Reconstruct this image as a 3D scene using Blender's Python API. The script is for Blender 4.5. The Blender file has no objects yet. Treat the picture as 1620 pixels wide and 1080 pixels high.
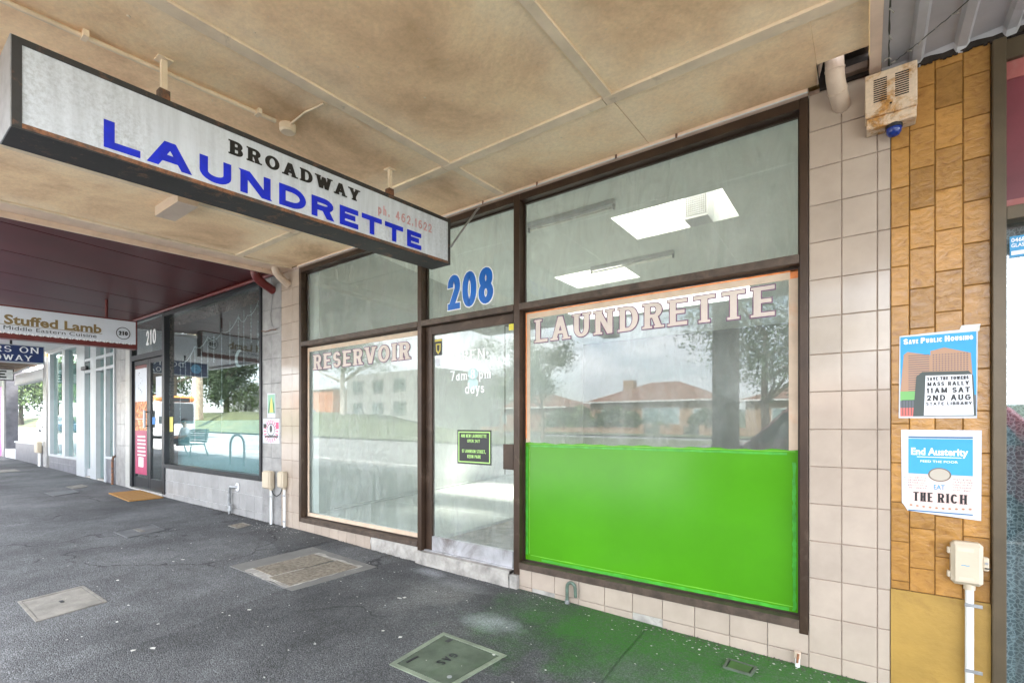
import bpy, math, random
from math import sin, cos, pi, radians as R
random.seed(7)
SC = bpy.context.scene
COL = SC.collection

# ------------------------------------------------------------------ camera
TH = math.atan(560 / 770.5)
cam = bpy.data.cameras.new('camera')
cam.sensor_width = 36.0
cam.lens = 36.0 * 770.5 / 1620.0
cam.shift_y = (669 - 540) / 1620.0
cam.clip_start = 0.05
cam.clip_end = 2000
co = bpy.data.objects.new('camera', cam)
co.location = (0, -3.072, 1.32)
co.rotation_euler = (pi / 2, 0, TH)
COL.objects.link(co)
SC.camera = co

# ------------------------------------------------------------------ sky, sun, exposure
W = bpy.data.worlds.new('World')
SC.world = W
W.use_nodes = True
nt = W.node_tree
for n in list(nt.nodes): nt.nodes.remove(n)
out = nt.nodes.new('ShaderNodeOutputWorld')
bg = nt.nodes.new('ShaderNodeBackground')
sky = nt.nodes.new('ShaderNodeTexSky')
sky.sky_type = 'NISHITA'; sky.sun_disc = False
sky.sun_elevation = R(52); sky.sun_rotation = R(12)
sky.air_density = 1.0; sky.dust_density = 2.0
tc = nt.nodes.new('ShaderNodeTexCoord')
mp = nt.nodes.new('ShaderNodeMapping'); mp.inputs['Scale'].default_value = (1.6, 1.6, 5.5)
no = nt.nodes.new('ShaderNodeTexNoise'); no.inputs['Scale'].default_value = 1.7; no.inputs['Detail'].default_value = 8; no.inputs['Roughness'].default_value = .58
no2 = nt.nodes.new('ShaderNodeTexNoise'); no2.inputs['Scale'].default_value = 1.1; no2.inputs['Detail'].default_value = 5
cr = nt.nodes.new('ShaderNodeValToRGB'); cr.color_ramp.elements[0].position = .33; cr.color_ramp.elements[1].position = .56
cr2 = nt.nodes.new('ShaderNodeValToRGB'); cr2.color_ramp.elements[0].position = .35; cr2.color_ramp.elements[1].position = .7
cr2.color_ramp.elements[0].color = (6.0, 6.3, 6.8, 1); cr2.color_ramp.elements[1].color = (12, 12.3, 12.8, 1)
mx = nt.nodes.new('ShaderNodeMixRGB')
L = nt.links.new
L(tc.outputs['Generated'], mp.inputs['Vector']); L(mp.outputs[0], no.inputs['Vector']); L(mp.outputs[0], no2.inputs['Vector'])
L(no.outputs[0], cr.inputs[0]); L(no2.outputs[0], cr2.inputs[0])
L(cr.outputs[0], mx.inputs[0]); L(sky.outputs[0], mx.inputs[1]); L(cr2.outputs[0], mx.inputs[2])
L(mx.outputs[0], bg.inputs[0]); bg.inputs[1].default_value = 0.15
L(bg.outputs[0], out.inputs[0])

sl = bpy.data.lights.new('sun', 'SUN'); sl.energy = 5.0; sl.angle = R(12); sl.color = (1, .93, .82)
so = bpy.data.objects.new('sun', sl); so.rotation_euler = (R(-38), 0, R(-12)); COL.objects.link(so)

vs = SC.view_settings
vs.view_transform = 'Standard'; vs.look = 'None'; vs.gamma = 1; vs.use_curve_mapping = False
vs.exposure = 2.9
SC.cycles.max_bounces = 9; SC.cycles.diffuse_bounces = 5; SC.cycles.glossy_bounces = 4
SC.cycles.transparent_max_bounces = 24
SC.cycles.use_denoising = True
SC.cycles.sample_clamp_indirect = 8

# ------------------------------------------------------------------ helpers
def wloc(o):
    x = y = z = 0
    while o is not None:
        x += o.location.x; y += o.location.y; z += o.location.z; o = o.parent
    return (x, y, z)

def tag(o, label=None, cat=None, group=None, kind=None):
    if label: o['label'] = label
    if cat: o['category'] = cat
    if group: o['group'] = group
    if kind: o['kind'] = kind
    return o

def T(name, label, cat, loc, group=None, rz=0):
    o = bpy.data.objects.new(name, None); o.empty_display_size = .1
    o.location = loc; o.rotation_euler = (0, 0, rz); COL.objects.link(o)
    return tag(o, label, cat, group)

class MB:
    """collects polygons; build() links them as one mesh object, world coordinates in"""
    def __init__(s): s.v = []; s.f = []
    def add(s, vs, fs):
        n = len(s.v); s.v += [tuple(p) for p in vs]; s.f += [tuple(i + n for i in f) for f in fs]; return s
    def box(s, x0, x1, y0, y1, z0, z1, b=0.0):
        if x0 > x1: x0, x1 = x1, x0
        if y0 > y1: y0, y1 = y1, y0
        if z0 > z1: z0, z1 = z1, z0
        if b <= 0:
            v = [(x0,y0,z0),(x1,y0,z0),(x1,y1,z0),(x0,y1,z0),(x0,y0,z1),(x1,y0,z1),(x1,y1,z1),(x0,y1,z1)]
            return s.add(v, [(3,2,1,0),(4,5,6,7),(0,1,5,4),(1,2,6,5),(2,3,7,6),(3,0,4,7)])
        b = min(b, (x1-x0)*.45, (y1-y0)*.45, (z1-z0)*.45)
        v = []; lo = (x0,y0,z0); hi = (x1,y1,z1); idx = {}
        for sx in (0,1):
            for sy in (0,1):
                for sz in (0,1):
                    sg = (sx,sy,sz)
                    for ax in range(3):
                        p = [0,0,0]
                        for k in range(3):
                            q = hi[k] if sg[k] else lo[k]
                            if k != ax: q += -b if sg[k] else b
                            p[k] = q
                        idx[(sg,ax)] = len(v); v.append(p)
        f = []
        for ax in range(3):
            a, c = [(1,2),(2,0),(0,1)][ax]
            for sd in (0,1):
                q = []
                for (i,j) in ((0,0),(1,0),(1,1),(0,1)):
                    sg = [0,0,0]; sg[ax] = sd; sg[a] = i; sg[c] = j; q.append(idx[(tuple(sg),ax)])
                f.append(tuple(q if sd else q[::-1]))
        for ax in range(3):
            a, c = [(1,2),(2,0),(0,1)][ax]
            for i in (0,1):
                for j in (0,1):
                    s0 = [0,0,0]; s0[a] = i; s0[c] = j; s1 = list(s0); s1[ax] = 1
                    q = [idx[(tuple(s0),a)], idx[(tuple(s1),a)], idx[(tuple(s1),c)], idx[(tuple(s0),c)]]
                    f.append(tuple(q if (i == j) else q[::-1]))
        for sx in (0,1):
            for sy in (0,1):
                for sz in (0,1):
                    q = [idx[((sx,sy,sz),k)] for k in range(3)]
                    f.append(tuple(q if (sx+sy+sz) % 2 else q[::-1]))
        return s.add(v, f)
    def tube(s, pts, r, n=10, cap=True):
        rs = r if isinstance(r, (list, tuple)) else [r]*len(pts)
        V = []; F = []; up = None
        for i, p in enumerate(pts):
            a = pts[max(0,i-1)]; c = pts[min(len(pts)-1,i+1)]
            d = [c[k]-a[k] for k in range(3)]; l = math.sqrt(sum(q*q for q in d)) or 1; d = [q/l for q in d]
            if up is None:
                t = (0,0,1) if abs(d[2]) < .9 else (1,0,0)
            else: t = up
            u = [t[k]-d[k]*sum(t[m]*d[m] for m in range(3)) for k in range(3)]; l = math.sqrt(sum(q*q for q in u)) or 1; u = [q/l for q in u]
            w = [d[1]*u[2]-d[2]*u[1], d[2]*u[0]-d[0]*u[2], d[0]*u[1]-d[1]*u[0]]; up = u
            for k in range(n):
                an = 2*pi*k/n
                V.append([p[m]+rs[i]*(cos(an)*u[m]+sin(an)*w[m]) for m in range(3)])
        for i in range(len(pts)-1):
            for k in range(n):
                a = i*n+k; c = i*n+(k+1)%n
                F.append((a, c, c+n, a+n))
        if cap:
            F.append(tuple(range(n))[::-1]); F.append(tuple((len(pts)-1)*n+k for k in range(n)))
        return s.add(V, F)
    def prism(s, poly, axis, a, b):
        """poly of 2D points extruded along axis ('x','y','z') from a to b"""
        def m(p, t):
            return {'x': (t,p[0],p[1]), 'y': (p[0],t,p[1]), 'z': (p[0],p[1],t)}[axis]
        n = len(poly)
        v = [m(p,a) for p in poly]+[m(p,b) for p in poly]
        f = [tuple(range(n))[::-1], tuple(range(n,2*n))]+[(i,(i+1)%n,(i+1)%n+n,i+n) for i in range(n)]
        return s.add(v, f)
    def quad(s, a, b, c, d): return s.add([a,b,c,d], [(0,1,2,3)])
    def ball(s, c, rx, ry, rz, n=12, m=8):
        V = []; F = []
        for i in range(m+1):
            ph = pi*i/m
            for k in range(n):
                a = 2*pi*k/n; V.append((c[0]+rx*sin(ph)*cos(a), c[1]+ry*sin(ph)*sin(a), c[2]+rz*cos(ph)))
        for i in range(m):
            for k in range(n): F.append((i*n+k, (i+1)*n+k, (i+1)*n+(k+1)%n, i*n+(k+1)%n))
        return s.add(V, F)
    def build(s, name, mat, parent=None, smooth=False, fix=True, **tags):
        o0 = wloc(parent)
        me = bpy.data.meshes.new(name)
        me.from_pydata([(p[0]-o0[0], p[1]-o0[1], p[2]-o0[2]) for p in s.v], [], s.f)
        me.update()
        if fix:
            import bmesh
            bm = bmesh.new(); bm.from_mesh(me); bmesh.ops.recalc_face_normals(bm, faces=bm.faces[:]); bm.to_mesh(me); bm.free()
        if smooth:
            for p in me.polygons: p.use_smooth = True
            try: me.set_sharp_from_angle(angle=R(40))
            except Exception: pass
        me.materials.append(mat)
        o = bpy.data.objects.new(name, me); COL.objects.link(o)
        if parent is not None: o.parent = parent
        return tag(o, **tags)

def box(name, mat, parent, x0, x1, y0, y1, z0, z1, b=0.0, **k):
    return MB().box(x0,x1,y0,y1,z0,z1,b).build(name, mat, parent, **k)
def tube(name, mat, parent, pts, r, n=10, **k):
    return MB().tube(pts, r, n).build(name, mat, parent, smooth=True, **k)

_cache = {}
def piece(name, mat, parent, cx, cy, cz, w, d, h, b=.003, key=None):
    """one tile or brick as its own object, mesh shared between alike pieces; front faces -Y"""
    k = (name, round(w,3), round(d,3), round(h,3), mat.name)
    if k not in _cache:
        m = MB()
        x, y, z = w/2, d/2, h/2
        v = [(-x,y,-z),(x,y,-z),(x,y,z),(-x,y,z),(-x,-y+b,-z),(x,-y+b,-z),(x,-y+b,z),(-x,-y+b,z),
             (-x+b,-y,-z+b),(x-b,-y,-z+b),(x-b,-y,z-b),(-x+b,-y,z-b)]
        f = [(0,1,5,4),(1,2,6,5),(2,3,7,6),(3,0,4,7),(4,5,9,8),(5,6,10,9),(6,7,11,10),(7,4,8,11),(8,9,10,11)]
        me = bpy.data.meshes.new(name); me.from_pydata(v, [], f); me.update(); me.materials.append(mat); _cache[k] = me
    o = bpy.data.objects.new(name, _cache[k]); COL.objects.link(o)
    p = wloc(parent); o.parent = parent
    o.location = (cx-p[0], cy-p[1], cz-p[2])
    return o

def copy_tree(o, parent=None):
    c = o.copy(); COL.objects.link(c); c.parent = parent
    for ch in list(o.children): copy_tree(ch, c)
    return c

# ------------------------------------------------------------------ materials
class N:
    def __init__(s, name):
        s.m = bpy.data.materials.new(name); s.m.use_nodes = True; s.t = s.m.node_tree
        s.p = s.t.nodes['Principled BSDF']; s.o = s.t.nodes['Material Output']
    def n(s, typ, **k):
        nd = s.t.nodes.new(typ)
        for a, v in k.items():
            if hasattr(nd, a) and a not in nd.inputs: setattr(nd, a, v)
            else: nd.inputs[a].default_value = v
        return nd
    def l(s, a, b): s.t.links.new(a, b)
    def coord(s, obj=False, scale=(1,1,1), rot=(0,0,0), loc=(0,0,0)):
        g = s.n('ShaderNodeTexCoord').outputs['Object'] if obj else s.n('ShaderNodeNewGeometry').outputs['Position']
        mp = s.t.nodes.new('ShaderNodeMapping'); mp.inputs['Scale'].default_value = scale; mp.inputs['Rotation'].default_value = rot; mp.inputs['Location'].default_value = loc
        s.l(g, mp.inputs[0]); return mp.outputs[0]
    def noise(s, vec, scale, detail=5, rough=.55, dist=0):
        nd = s.t.nodes.new('ShaderNodeTexNoise'); nd.inputs['Scale'].default_value = scale; nd.inputs['Detail'].default_value = detail
        nd.inputs['Roughness'].default_value = rough; nd.inputs['Distortion'].default_value = dist
        if vec is not None: s.l(vec, nd.inputs['Vector'])
        return nd.outputs[0]
    def ramp(s, fac, stops):
        nd = s.t.nodes.new('ShaderNodeValToRGB'); e = nd.color_ramp.elements
        while len(e) < len(stops): e.new(.5)
        for i, (p, c) in enumerate(stops):
            e[i].position = p
            e[i].color = (c, c, c, 1) if isinstance(c, (int, float)) else (*c, 1)
        s.l(fac, nd.inputs[0]); return nd.outputs[0]
    def mix(s, fac, a, b, typ='MIX'):
        nd = s.t.nodes.new('ShaderNodeMixRGB'); nd.blend_type = typ
        for i, q in enumerate((fac, a, b)):
            if hasattr(q, 'links') or hasattr(q, 'is_output'): s.l(q, nd.inputs[i])
            elif isinstance(q, (int, float)): nd.inputs[i].default_value = q if i == 0 else (q,q,q,1)
            else: nd.inputs[i].default_value = (*q, 1)
        return nd.outputs[0]
    def math(s, op, a, b=0):
        nd = s.t.nodes.new('ShaderNodeMath'); nd.operation = op
        for i, q in enumerate((a, b)):
            if hasattr(q, 'is_output'): s.l(q, nd.inputs[i])
            else: nd.inputs[i].default_value = q
        return nd.outputs[0]
    def bump(s, h, strength=.3, dist=.01):
        nd = s.t.nodes.new('ShaderNodeBump'); nd.inputs['Strength'].default_value = strength; nd.inputs['Distance'].default_value = dist
        s.l(h, nd.inputs['Height']); s.l(nd.outputs[0], s.p.inputs['Normal'])
    def col(s, c):
        if hasattr(c, 'is_output'): s.l(c, s.p.inputs['Base Color'])
        else: s.p.inputs['Base Color'].default_value = (*c, 1)

def M(name, c, rough=.6, metal=0, var=.15, scale=6, bump=.15, bscale=80, dirt=0, dcol=(.08,.06,.045), dscale=3, rnd=0, spec=.5, dthr=.55):
    s = N(name); v = s.coord()
    n1 = s.noise(v, scale, 6, .6)
    c0 = tuple(max(0, x*(1-var)) for x in c); c1 = tuple(min(1, x*(1+var)) for x in c)
    cc = s.ramp(n1, [(.3, c0), (.7, c1)])
    if dirt > 0:
        n2 = s.noise(v, dscale, 8, .68, .6)
        f = s.ramp(n2, [(dthr, 0), (min(.98, dthr+.18), dirt)])
        cc = s.mix(f, cc, dcol)
    if rnd > 0:
        oi = s.t.nodes.new('ShaderNodeObjectInfo')
        k = s.math('ADD', s.math('MULTIPLY', oi.outputs['Random'], rnd), 1-rnd/2)
        mm = s.t.nodes.new('ShaderNodeVectorMath'); mm.operation = 'SCALE'
        s.l(cc, mm.inputs[0]); s.l(k, mm.inputs['Scale']); cc = mm.outputs[0]
    s.col(cc)
    s.p.inputs['Roughness'].default_value = rough; s.p.inputs['Metallic'].default_value = metal
    s.p.inputs['Specular IOR Level'].default_value = spec
    if bump > 0: s.bump(s.noise(v, bscale, 4, .6), bump, .004)
    return s.m

def glassmat(name, tint=(.86,.93,.9), ior=.07, dust_haze=.05, dcol=(.55,.6,.58)):
    s = N(name); s.t.nodes.remove(s.p)
    tr = s.t.nodes.new('ShaderNodeBsdfTransparent'); tr.inputs[0].default_value = (*tint, 1)
    gl = s.t.nodes.new('ShaderNodeBsdfGlossy'); gl.inputs['Roughness'].default_value = .0; gl.inputs[0].default_value = (1,1,1,1)
    lw_ = s.t.nodes.new('ShaderNodeLayerWeight'); lw_.inputs[0].default_value = .5
    fr = s.math('ADD', s.math('MULTIPLY', s.math('POWER', lw_.outputs['Facing'], 5.0), 1-ior), ior)   # Schlick, same from both sides of the pane
    m1 = s.t.nodes.new('ShaderNodeMixShader'); s.l(fr, m1.inputs[0]); s.l(tr.outputs[0], m1.inputs[1]); s.l(gl.outputs[0], m1.inputs[2])
    v = s.coord(scale=(1,1,.35)); n1 = s.noise(v, 5, 8, .7, 1.2); v2 = s.coord(); n2 = s.noise(v2, 1.3, 4)
    f = s.math('MULTIPLY', s.ramp(n1, [(.42, .25), (.72, 1)]), s.math('MULTIPLY', n2, dust_haze*2))
    df = s.t.nodes.new('ShaderNodeBsdfDiffuse'); df.inputs[0].default_value = (*dcol, 1)
    m2 = s.t.nodes.new('ShaderNodeMixShader'); s.l(f, m2.inputs[0]); s.l(m1.outputs[0], m2.inputs[1]); s.l(df.outputs[0], m2.inputs[2])
    s.l(m2.outputs[0], s.o.inputs[0])
    return s.m

# pavement asphalt with coarse aggregate; green and white paint overspray stains near the laundrette window
def asphalt(name, base=.062, stains=True, off=0):
    s = N(name); v = s.coord()
    vo = s.t.nodes.new('ShaderNodeTexVoronoi'); vo.inputs['Scale'].default_value = 150; s.l(v, vo.inputs['Vector'])
    stone = s.ramp(vo.outputs['Color'], [(.1, (base*.6,)*3), (.55, (base*.99,base,base*1.035)), (.95, (base*1.75,base*1.8,base*1.85))])
    big = s.noise(v, .9, 5, .6); mid = s.noise(v, 5, 6, .65)
    c = s.mix(1, stone, s.ramp(big, [(.34, .66), (.66, 1.34)]), 'MULTIPLY')
    c = s.mix(1, c, s.ramp(mid, [(.3, .85), (.7, 1.15)]), 'MULTIPLY')
    c = s.mix(s.ramp(s.noise(v, 2.1, 8, .7, .8), [(.6, 0), (.72, .45)]), c, (.03,.028,.026))
    ck = s.t.nodes.new('ShaderNodeTexVoronoi'); ck.feature = 'DISTANCE_TO_EDGE'; ck.inputs['Scale'].default_value = .55
    vd = s.t.nodes.new('ShaderNodeVectorMath'); vd.operation = 'ADD'; s.l(v, vd.inputs[0])
    nz = s.t.nodes.new('ShaderNodeTexNoise'); nz.inputs['Scale'].default_value = 2.2; nz.inputs['Detail'].default_value = 6; s.l(v, nz.inputs['Vector'])
    sc_ = s.t.nodes.new('ShaderNodeVectorMath'); sc_.operation = 'SCALE'; sc_.inputs['Scale'].default_value = .7; s.l(nz.outputs['Color'], sc_.inputs[0]); s.l(sc_.outputs[0], vd.inputs[1]); s.l(vd.outputs[0], ck.inputs['Vector'])
    c = s.mix(s.math('MULTIPLY', s.ramp(ck.outputs[0], [(.002, .75), (.008, 0)]), s.ramp(s.noise(v, .7, 2), [(.5, 0), (.56, 1)])), c, (.018,.018,.018))
    if stains:
        xyz = s.t.nodes.new('ShaderNodeSeparateXYZ'); s.l(v, xyz.inputs[0])
        X, Y = xyz.outputs[0], xyz.outputs[1]
        wob = s.math('MULTIPLY', s.math('SUBTRACT', s.noise(v, 3.2, 7, .7), .5), 1.5)
        def band(axis, a0, a1, b0, b1):
            q = s.t.nodes.new('ShaderNodeMapRange'); q.inputs[1].default_value = a0; q.inputs[2].default_value = a1; s.l(s.math('ADD', axis, wob), q.inputs[0])
            w = s.t.nodes.new('ShaderNodeMapRange'); w.inputs[1].default_value = b0; w.inputs[2].default_value = b1; w.inputs[3].default_value = 1; w.inputs[4].default_value = 0; s.l(s.math('ADD', axis, wob), w.inputs[0])
            return s.math('MULTIPLY', q.outputs[0], w.outputs[0])
        g = s.math('MULTIPLY', band(X, -2.2, -1.4, .1, .7), band(Y, -1.05, -.35, .3, .5))
        g = s.math('MULTIPLY', g, s.ramp(s.noise(v, 40, 5, .7), [(.3, .45), (.62, 1)]))
        c = s.mix(s.math('MULTIPLY', g, .92), c, (.035,.165,.012))
        def blob(x, y, rx, ry, amt, colr):
            dx = s.math('DIVIDE', s.math('SUBTRACT', X, x), rx); dy = s.math('DIVIDE', s.math('SUBTRACT', Y, y), ry)
            d = s.math('SQRT', s.math('ADD', s.math('MULTIPLY', dx, dx), s.math('MULTIPLY', dy, dy)))
            d = s.math('ADD', d, s.math('MULTIPLY', s.math('SUBTRACT', s.noise(v, 9, 6, .7), .5), 1.3))
            m = s.t.nodes.new('ShaderNodeMapRange'); m.inputs[1].default_value = 1; m.inputs[2].default_value = .2; m.inputs[3].default_value = 0; m.inputs[4].default_value = amt; s.l(d, m.inputs[0])
            return s.mix(s.math('MULTIPLY', m.outputs[0], s.ramp(s.noise(v, 70, 3), [(.4,.5),(.6,1)])), c, colr)
        c = blob(-1.95, -.62, .26, .16, .6, (.45,.5,.5))
        c = blob(-3.0, -.14, .22, .1, .5, (.5,.52,.55))
        c = blob(-2.6, -.22, .35, .12, .3, (.4,.41,.42))
    s.col(c); s.p.inputs['Roughness'].default_value = .88; s.p.inputs['Specular IOR Level'].default_value = .3
    s.bump(s.math('ADD', s.math('MULTIPLY', vo.outputs['Distance'], -1.0), s.math('MULTIPLY', mid, .6)), .9, .006)
    return s.m

def soffit():
    s = N('painted soffit sheet'); v = s.coord()
    a = s.noise(v, 1.0, 6, .66, .6); b = s.noise(v, 45, 5, .75); w = s.noise(v, 62, 2, .5)
    c = s.ramp(a, [(.35, (.56,.36,.20)), (.47, (.77,.53,.315)), (.56, (.88,.645,.39)), (.72, (.93,.76,.51))])
    # cleaner paint along the cover battens, dirtier towards the middle of each sheet
    sp_ = s.t.nodes.new('ShaderNodeSeparateXYZ'); s.l(v, sp_.inputs[0])
    dm_ = s.math('ABSOLUTE', s.math('ADD', sp_.outputs[1], .62))
    for xb in (-5.4, -4.26, -2.31, -1.125, .01): dm_ = s.math('MINIMUM', dm_, s.math('ABSOLUTE', s.math('SUBTRACT', sp_.outputs[0], xb)))
    dm_ = s.math('ADD', dm_, s.math('MULTIPLY', s.math('SUBTRACT', s.noise(v, 3.2, 5, .6), .5), .5))
    c = s.mix(s.ramp(dm_, [(.02, .75), (.24, 0)]), c, (.94,.77,.53))
    c = s.mix(1, c, s.ramp(b, [(.25, .86), (.7, 1.08)]), 'MULTIPLY')
    c = s.mix(s.ramp(w, [(.70, 0), (.74, .4)]), c, (.62,.55,.45))
    c = s.mix(s.ramp(s.noise(s.coord(loc=(4,2,0)), 8, 7, .75, 1), [(.67, 0), (.76, .35)]), c, (.15,.1,.06))
    s.col(c); s.p.inputs['Roughness'].default_value = .7
    s.bump(s.math('ADD', a, s.math('MULTIPLY', b, .12)), .35, .03)
    return s.m

def grain(name, c, c2, obj=True, sc=(16,1,26), rot=(0,R(24),0), rnd=.2, rough=.2, bump=.65):
    """glazed tile with slanting wood like streaks"""
    s = N(name); v = s.coord(obj, sc, rot)
    oi = s.t.nodes.new('ShaderNodeObjectInfo'); ad = s.t.nodes.new('ShaderNodeVectorMath'); ad.operation = 'ADD'
    s.l(v, ad.inputs[0]); cb = s.t.nodes.new('ShaderNodeCombineXYZ'); k = s.math('MULTIPLY', oi.outputs['Random'], 37.0)
    s.l(k, cb.inputs[0]); s.l(k, cb.inputs[2]); s.l(cb.outputs[0], ad.inputs[1])
    n = s.noise(ad.outputs[0], 1.3, 6, .65, .6)
    cc = s.ramp(n, [(.3, c2), (.46, c), (.7, tuple(min(1,x*1.25) for x in c))])
    q = s.math('ADD', s.math('MULTIPLY', oi.outputs['Random'], rnd), 1-rnd/2)
    mm = s.t.nodes.new('ShaderNodeVectorMath'); mm.operation = 'SCALE'; s.l(cc, mm.inputs[0]); s.l(q, mm.inputs['Scale'])
    s.col(mm.outputs[0]); s.p.inputs['Roughness'].default_value = rough
    s.bump(n, bump, .006)
    return s.m

def rusty(name, c, rust=(.22,.09,.03), thr=.5, rough=.55, metal=0, scale=9):
    s = N(name); v = s.coord(); n = s.noise(v, scale, 9, .72, .4)
    f = s.ramp(n, [(thr, 0), (thr+.12, 1)])
    n2 = s.noise(v, 60, 4, .7)
    rc = s.ramp(n2, [(.3, tuple(x*.45 for x in rust)), (.7, tuple(min(1,x*1.5) for x in rust))])
    s.col(s.mix(f, s.mix(1, c, s.ramp(n2, [(.3,.85),(.7,1.1)]), 'MULTIPLY'), rc)); s.p.inputs['Roughness'].default_value = rough; s.p.inputs['Metallic'].default_value = metal
    s.bump(s.math('ADD', f, s.math('MULTIPLY', n2, .5)), .4, .002)
    return s.m

mt = {}
mt['asphalt'] = asphalt('pavement asphalt', .112)
mt['asphalt_new'] = asphalt('pavement asphalt newer', .088)
mt['road'] = asphalt('road asphalt', .22, False)
mt['soffit'] = soffit()
mt['batten'] = M('soffit batten paint', (.74,.6,.43), .65, var=.18, scale=4, bump=.3, bscale=50, dirt=.6, dcol=(.14,.09,.055), dscale=9, dthr=.6)
mt['trim_cream'] = M('cream trim paint', (.72,.55,.42), .5, var=.12, bump=.2, dirt=.6, dcol=(.1,.06,.04), dscale=14, dthr=.62)
mt['pink_tile'] = M('pale pink glazed tile', (.41,.34,.28), .13, var=.09, scale=5, bump=.06, bscale=14, dirt=.16, dcol=(.3,.24,.2), dscale=7, rnd=.1)
mt['grout_pink'] = M('brown tile grout', (.3,.215,.165), .9, var=.4, scale=25, dirt=.9, dcol=(.03,.02,.02), dscale=8)
mt['ochre_tile'] = grain('ochre glazed tile', (.345,.175,.045), (.25,.115,.027), rnd=.42)
mt['grout_ochre'] = M('dark ochre grout', (.15,.08,.035), .9)
mt['ochre_paint'] = M('ochre painted render', (.34,.205,.045), .5, var=.22, scale=3, bump=.5, bscale=40, dirt=.75, dcol=(.22,.12,.03), dscale=6, dthr=.58)
mt['grey_tile'] = M('pale grey glazed tile', (.32,.315,.31), .25, var=.09, bump=.06, bscale=12, dirt=.2, dcol=(.2,.18,.16), rnd=.14)
mt['grey_dark_tile'] = M('marbled grey tile', (.27,.265,.26), .3, var=.3, scale=7, bump=.05, dirt=.35, dcol=(.12,.11,.1), dscale=4, rnd=.14)
mt['slate_tile'] = M('slate grey tile', (.14,.14,.16), .35, var=.25, scale=6, bump=.08, rnd=.12)
mt['white_tile'] = M('off white tile', (.42,.415,.39), .3, var=.08, dirt=.3, dcol=(.3,.27,.22), rnd=.08)
mt['grout_light'] = M('pale grout', (.55,.55,.54), .85, var=.15)
mt['grout_dark'] = M('dark grout', (.13,.125,.12), .85)
mt['bronze'] = M('bronze anodised frame', (.05,.029,.018), .4, metal=.3, var=.3, scale=5, bump=.1, dirt=.5, dcol=(.2,.15,.11), dscale=6, dthr=.58)
mt['bronze_dark'] = M('bronze reveal', (.035,.022,.015), .45, metal=.3, var=.2)
mt['bronze_worn'] = M('worn bronze rail', (.085,.06,.045), .5, metal=.2, var=.35, scale=11, dirt=.7, dcol=(.035,.025,.02), dscale=16, dthr=.5)
mt['kick'] = M('scuffed aluminium rail with painted sheen', (.5,.5,.52), .38, metal=.4, var=.3, scale=4, dirt=.75, dcol=(.1,.07,.05), dscale=2.6, dthr=.5)  # pale base colour carries the rail's bright sheen, under real scuffs
mt['olive'] = M('olive bronze frame', (.09,.066,.038), .42, metal=.25, var=.15, dirt=.3, dcol=(.3,.25,.18), dscale=7, dthr=.62)
mt['tape'] = M('cream masking tape', (.6,.47,.35), .7, var=.1, scale=12, bump=.15, dirt=.3, dcol=(.7,.3,.12), dscale=5)
mt['orange'] = M('orange overspray', (.85,.27,.08), .7, var=.2, scale=20)
mt['green'] = M('bright green film', (.064,.275,.006), .2, var=.1, scale=1.6, bump=.05, bscale=7, spec=.5)
mt['green_dark'] = M('dark green brushed edge', (.05,.32,.03), .3, var=.35, scale=14, bump=.4, bscale=30)
mt['green_pale'] = M('pale green edge', (.14,.42,.03), .4, var=.2, scale=12, bump=.3)
mt['concrete'] = M('bare rough concrete', (.36,.34,.31), .9, var=.35, scale=9, bump=1, bscale=26, dirt=.6, dcol=(.12,.1,.09), dscale=7)
mt['cover_conc'] = M('cast cover concrete', (.215,.2,.175), .85, var=.25, scale=8, bump=.6, bscale=50, dirt=.5, dcol=(.12,.11,.09), dscale=8)
mt['cover_dark'] = M('dark metal cover', (.14,.145,.15), .6, metal=.25, var=.25, bump=.3, dirt=.3)
mt['cover_green'] = M('green stained metal cover', (.1,.125,.09), .6, metal=.2, var=.3, scale=9, bump=.4, dirt=.4, dcol=(.05,.13,.03), dscale=3)
mt['rubble_cover'] = M('crazed stone cover', (.21,.18,.14), .9, var=.45, scale=35, bump=1, bscale=45, dirt=.5)
mt['white'] = M('white paint', (.6,.61,.62), .5, var=.04)
mt['black'] = M('black paint', (.02,.02,.022), .45, var=.2)
mt['sign_face'] = None
mt['blue_letter'] = M('deep blue vinyl', (.004,.02,.5), .35, var=.25, scale=14, bump=.1)
mt['black_letter'] = M('black vinyl', (.012,.012,.012), .4, var=.1)
mt['red_faded'] = M('faded red paint', (.55,.3,.3), .6, var=.2, scale=20)
mt['sky_blue_letter'] = M('mid blue vinyl', (.008,.13,.5), .3, var=.15, scale=3)
mt['cream_letter'] = M('cream vinyl', (.6,.52,.46), .5, var=.06)
mt['mauve'] = M('mauve outline vinyl', (.17,.08,.15), .5, var=.1)
mt['white_letter'] = M('white vinyl', (.85,.86,.87), .5, var=.02)
mt['rust_frame'] = rusty('rusty black steel', (.03,.028,.027), (.16,.08,.045), .56)
mt['rust_heavy'] = rusty('rusted steel', (.09,.06,.045), (.22,.09,.04), .42)
mt['vent_metal'] = rusty('rusting cream enamel', (.66,.52,.38), (.42,.2,.045), .49, scale=9)
mt['pvc'] = M('cream pvc pipe', (.58,.46,.36), .4, var=.07, dirt=.3, dcol=(.3,.2,.13), dscale=10)
mt['pvc_white'] = M('white pvc conduit', (.72,.73,.72), .35, var=.05, dirt=.25, dcol=(.3,.28,.25), dscale=9)
mt['box_cream'] = M('cream plastic box', (.52,.44,.33), .4, var=.05, dirt=.2)
mt['maroon'] = M('maroon painted boards', (.065,.007,.008), .42, spec=.3, var=.2, scale=2.5, bump=.15, bscale=30)
mt['maroon_trim'] = M('maroon trim', (.13,.018,.016), .35, var=.2)
mt['corr'] = M('white corrugated steel', (.42,.42,.43), .45, metal=.1, var=.1, scale=6, dirt=.45, dcol=(.16,.13,.1), dscale=5, dthr=.58)
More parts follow.
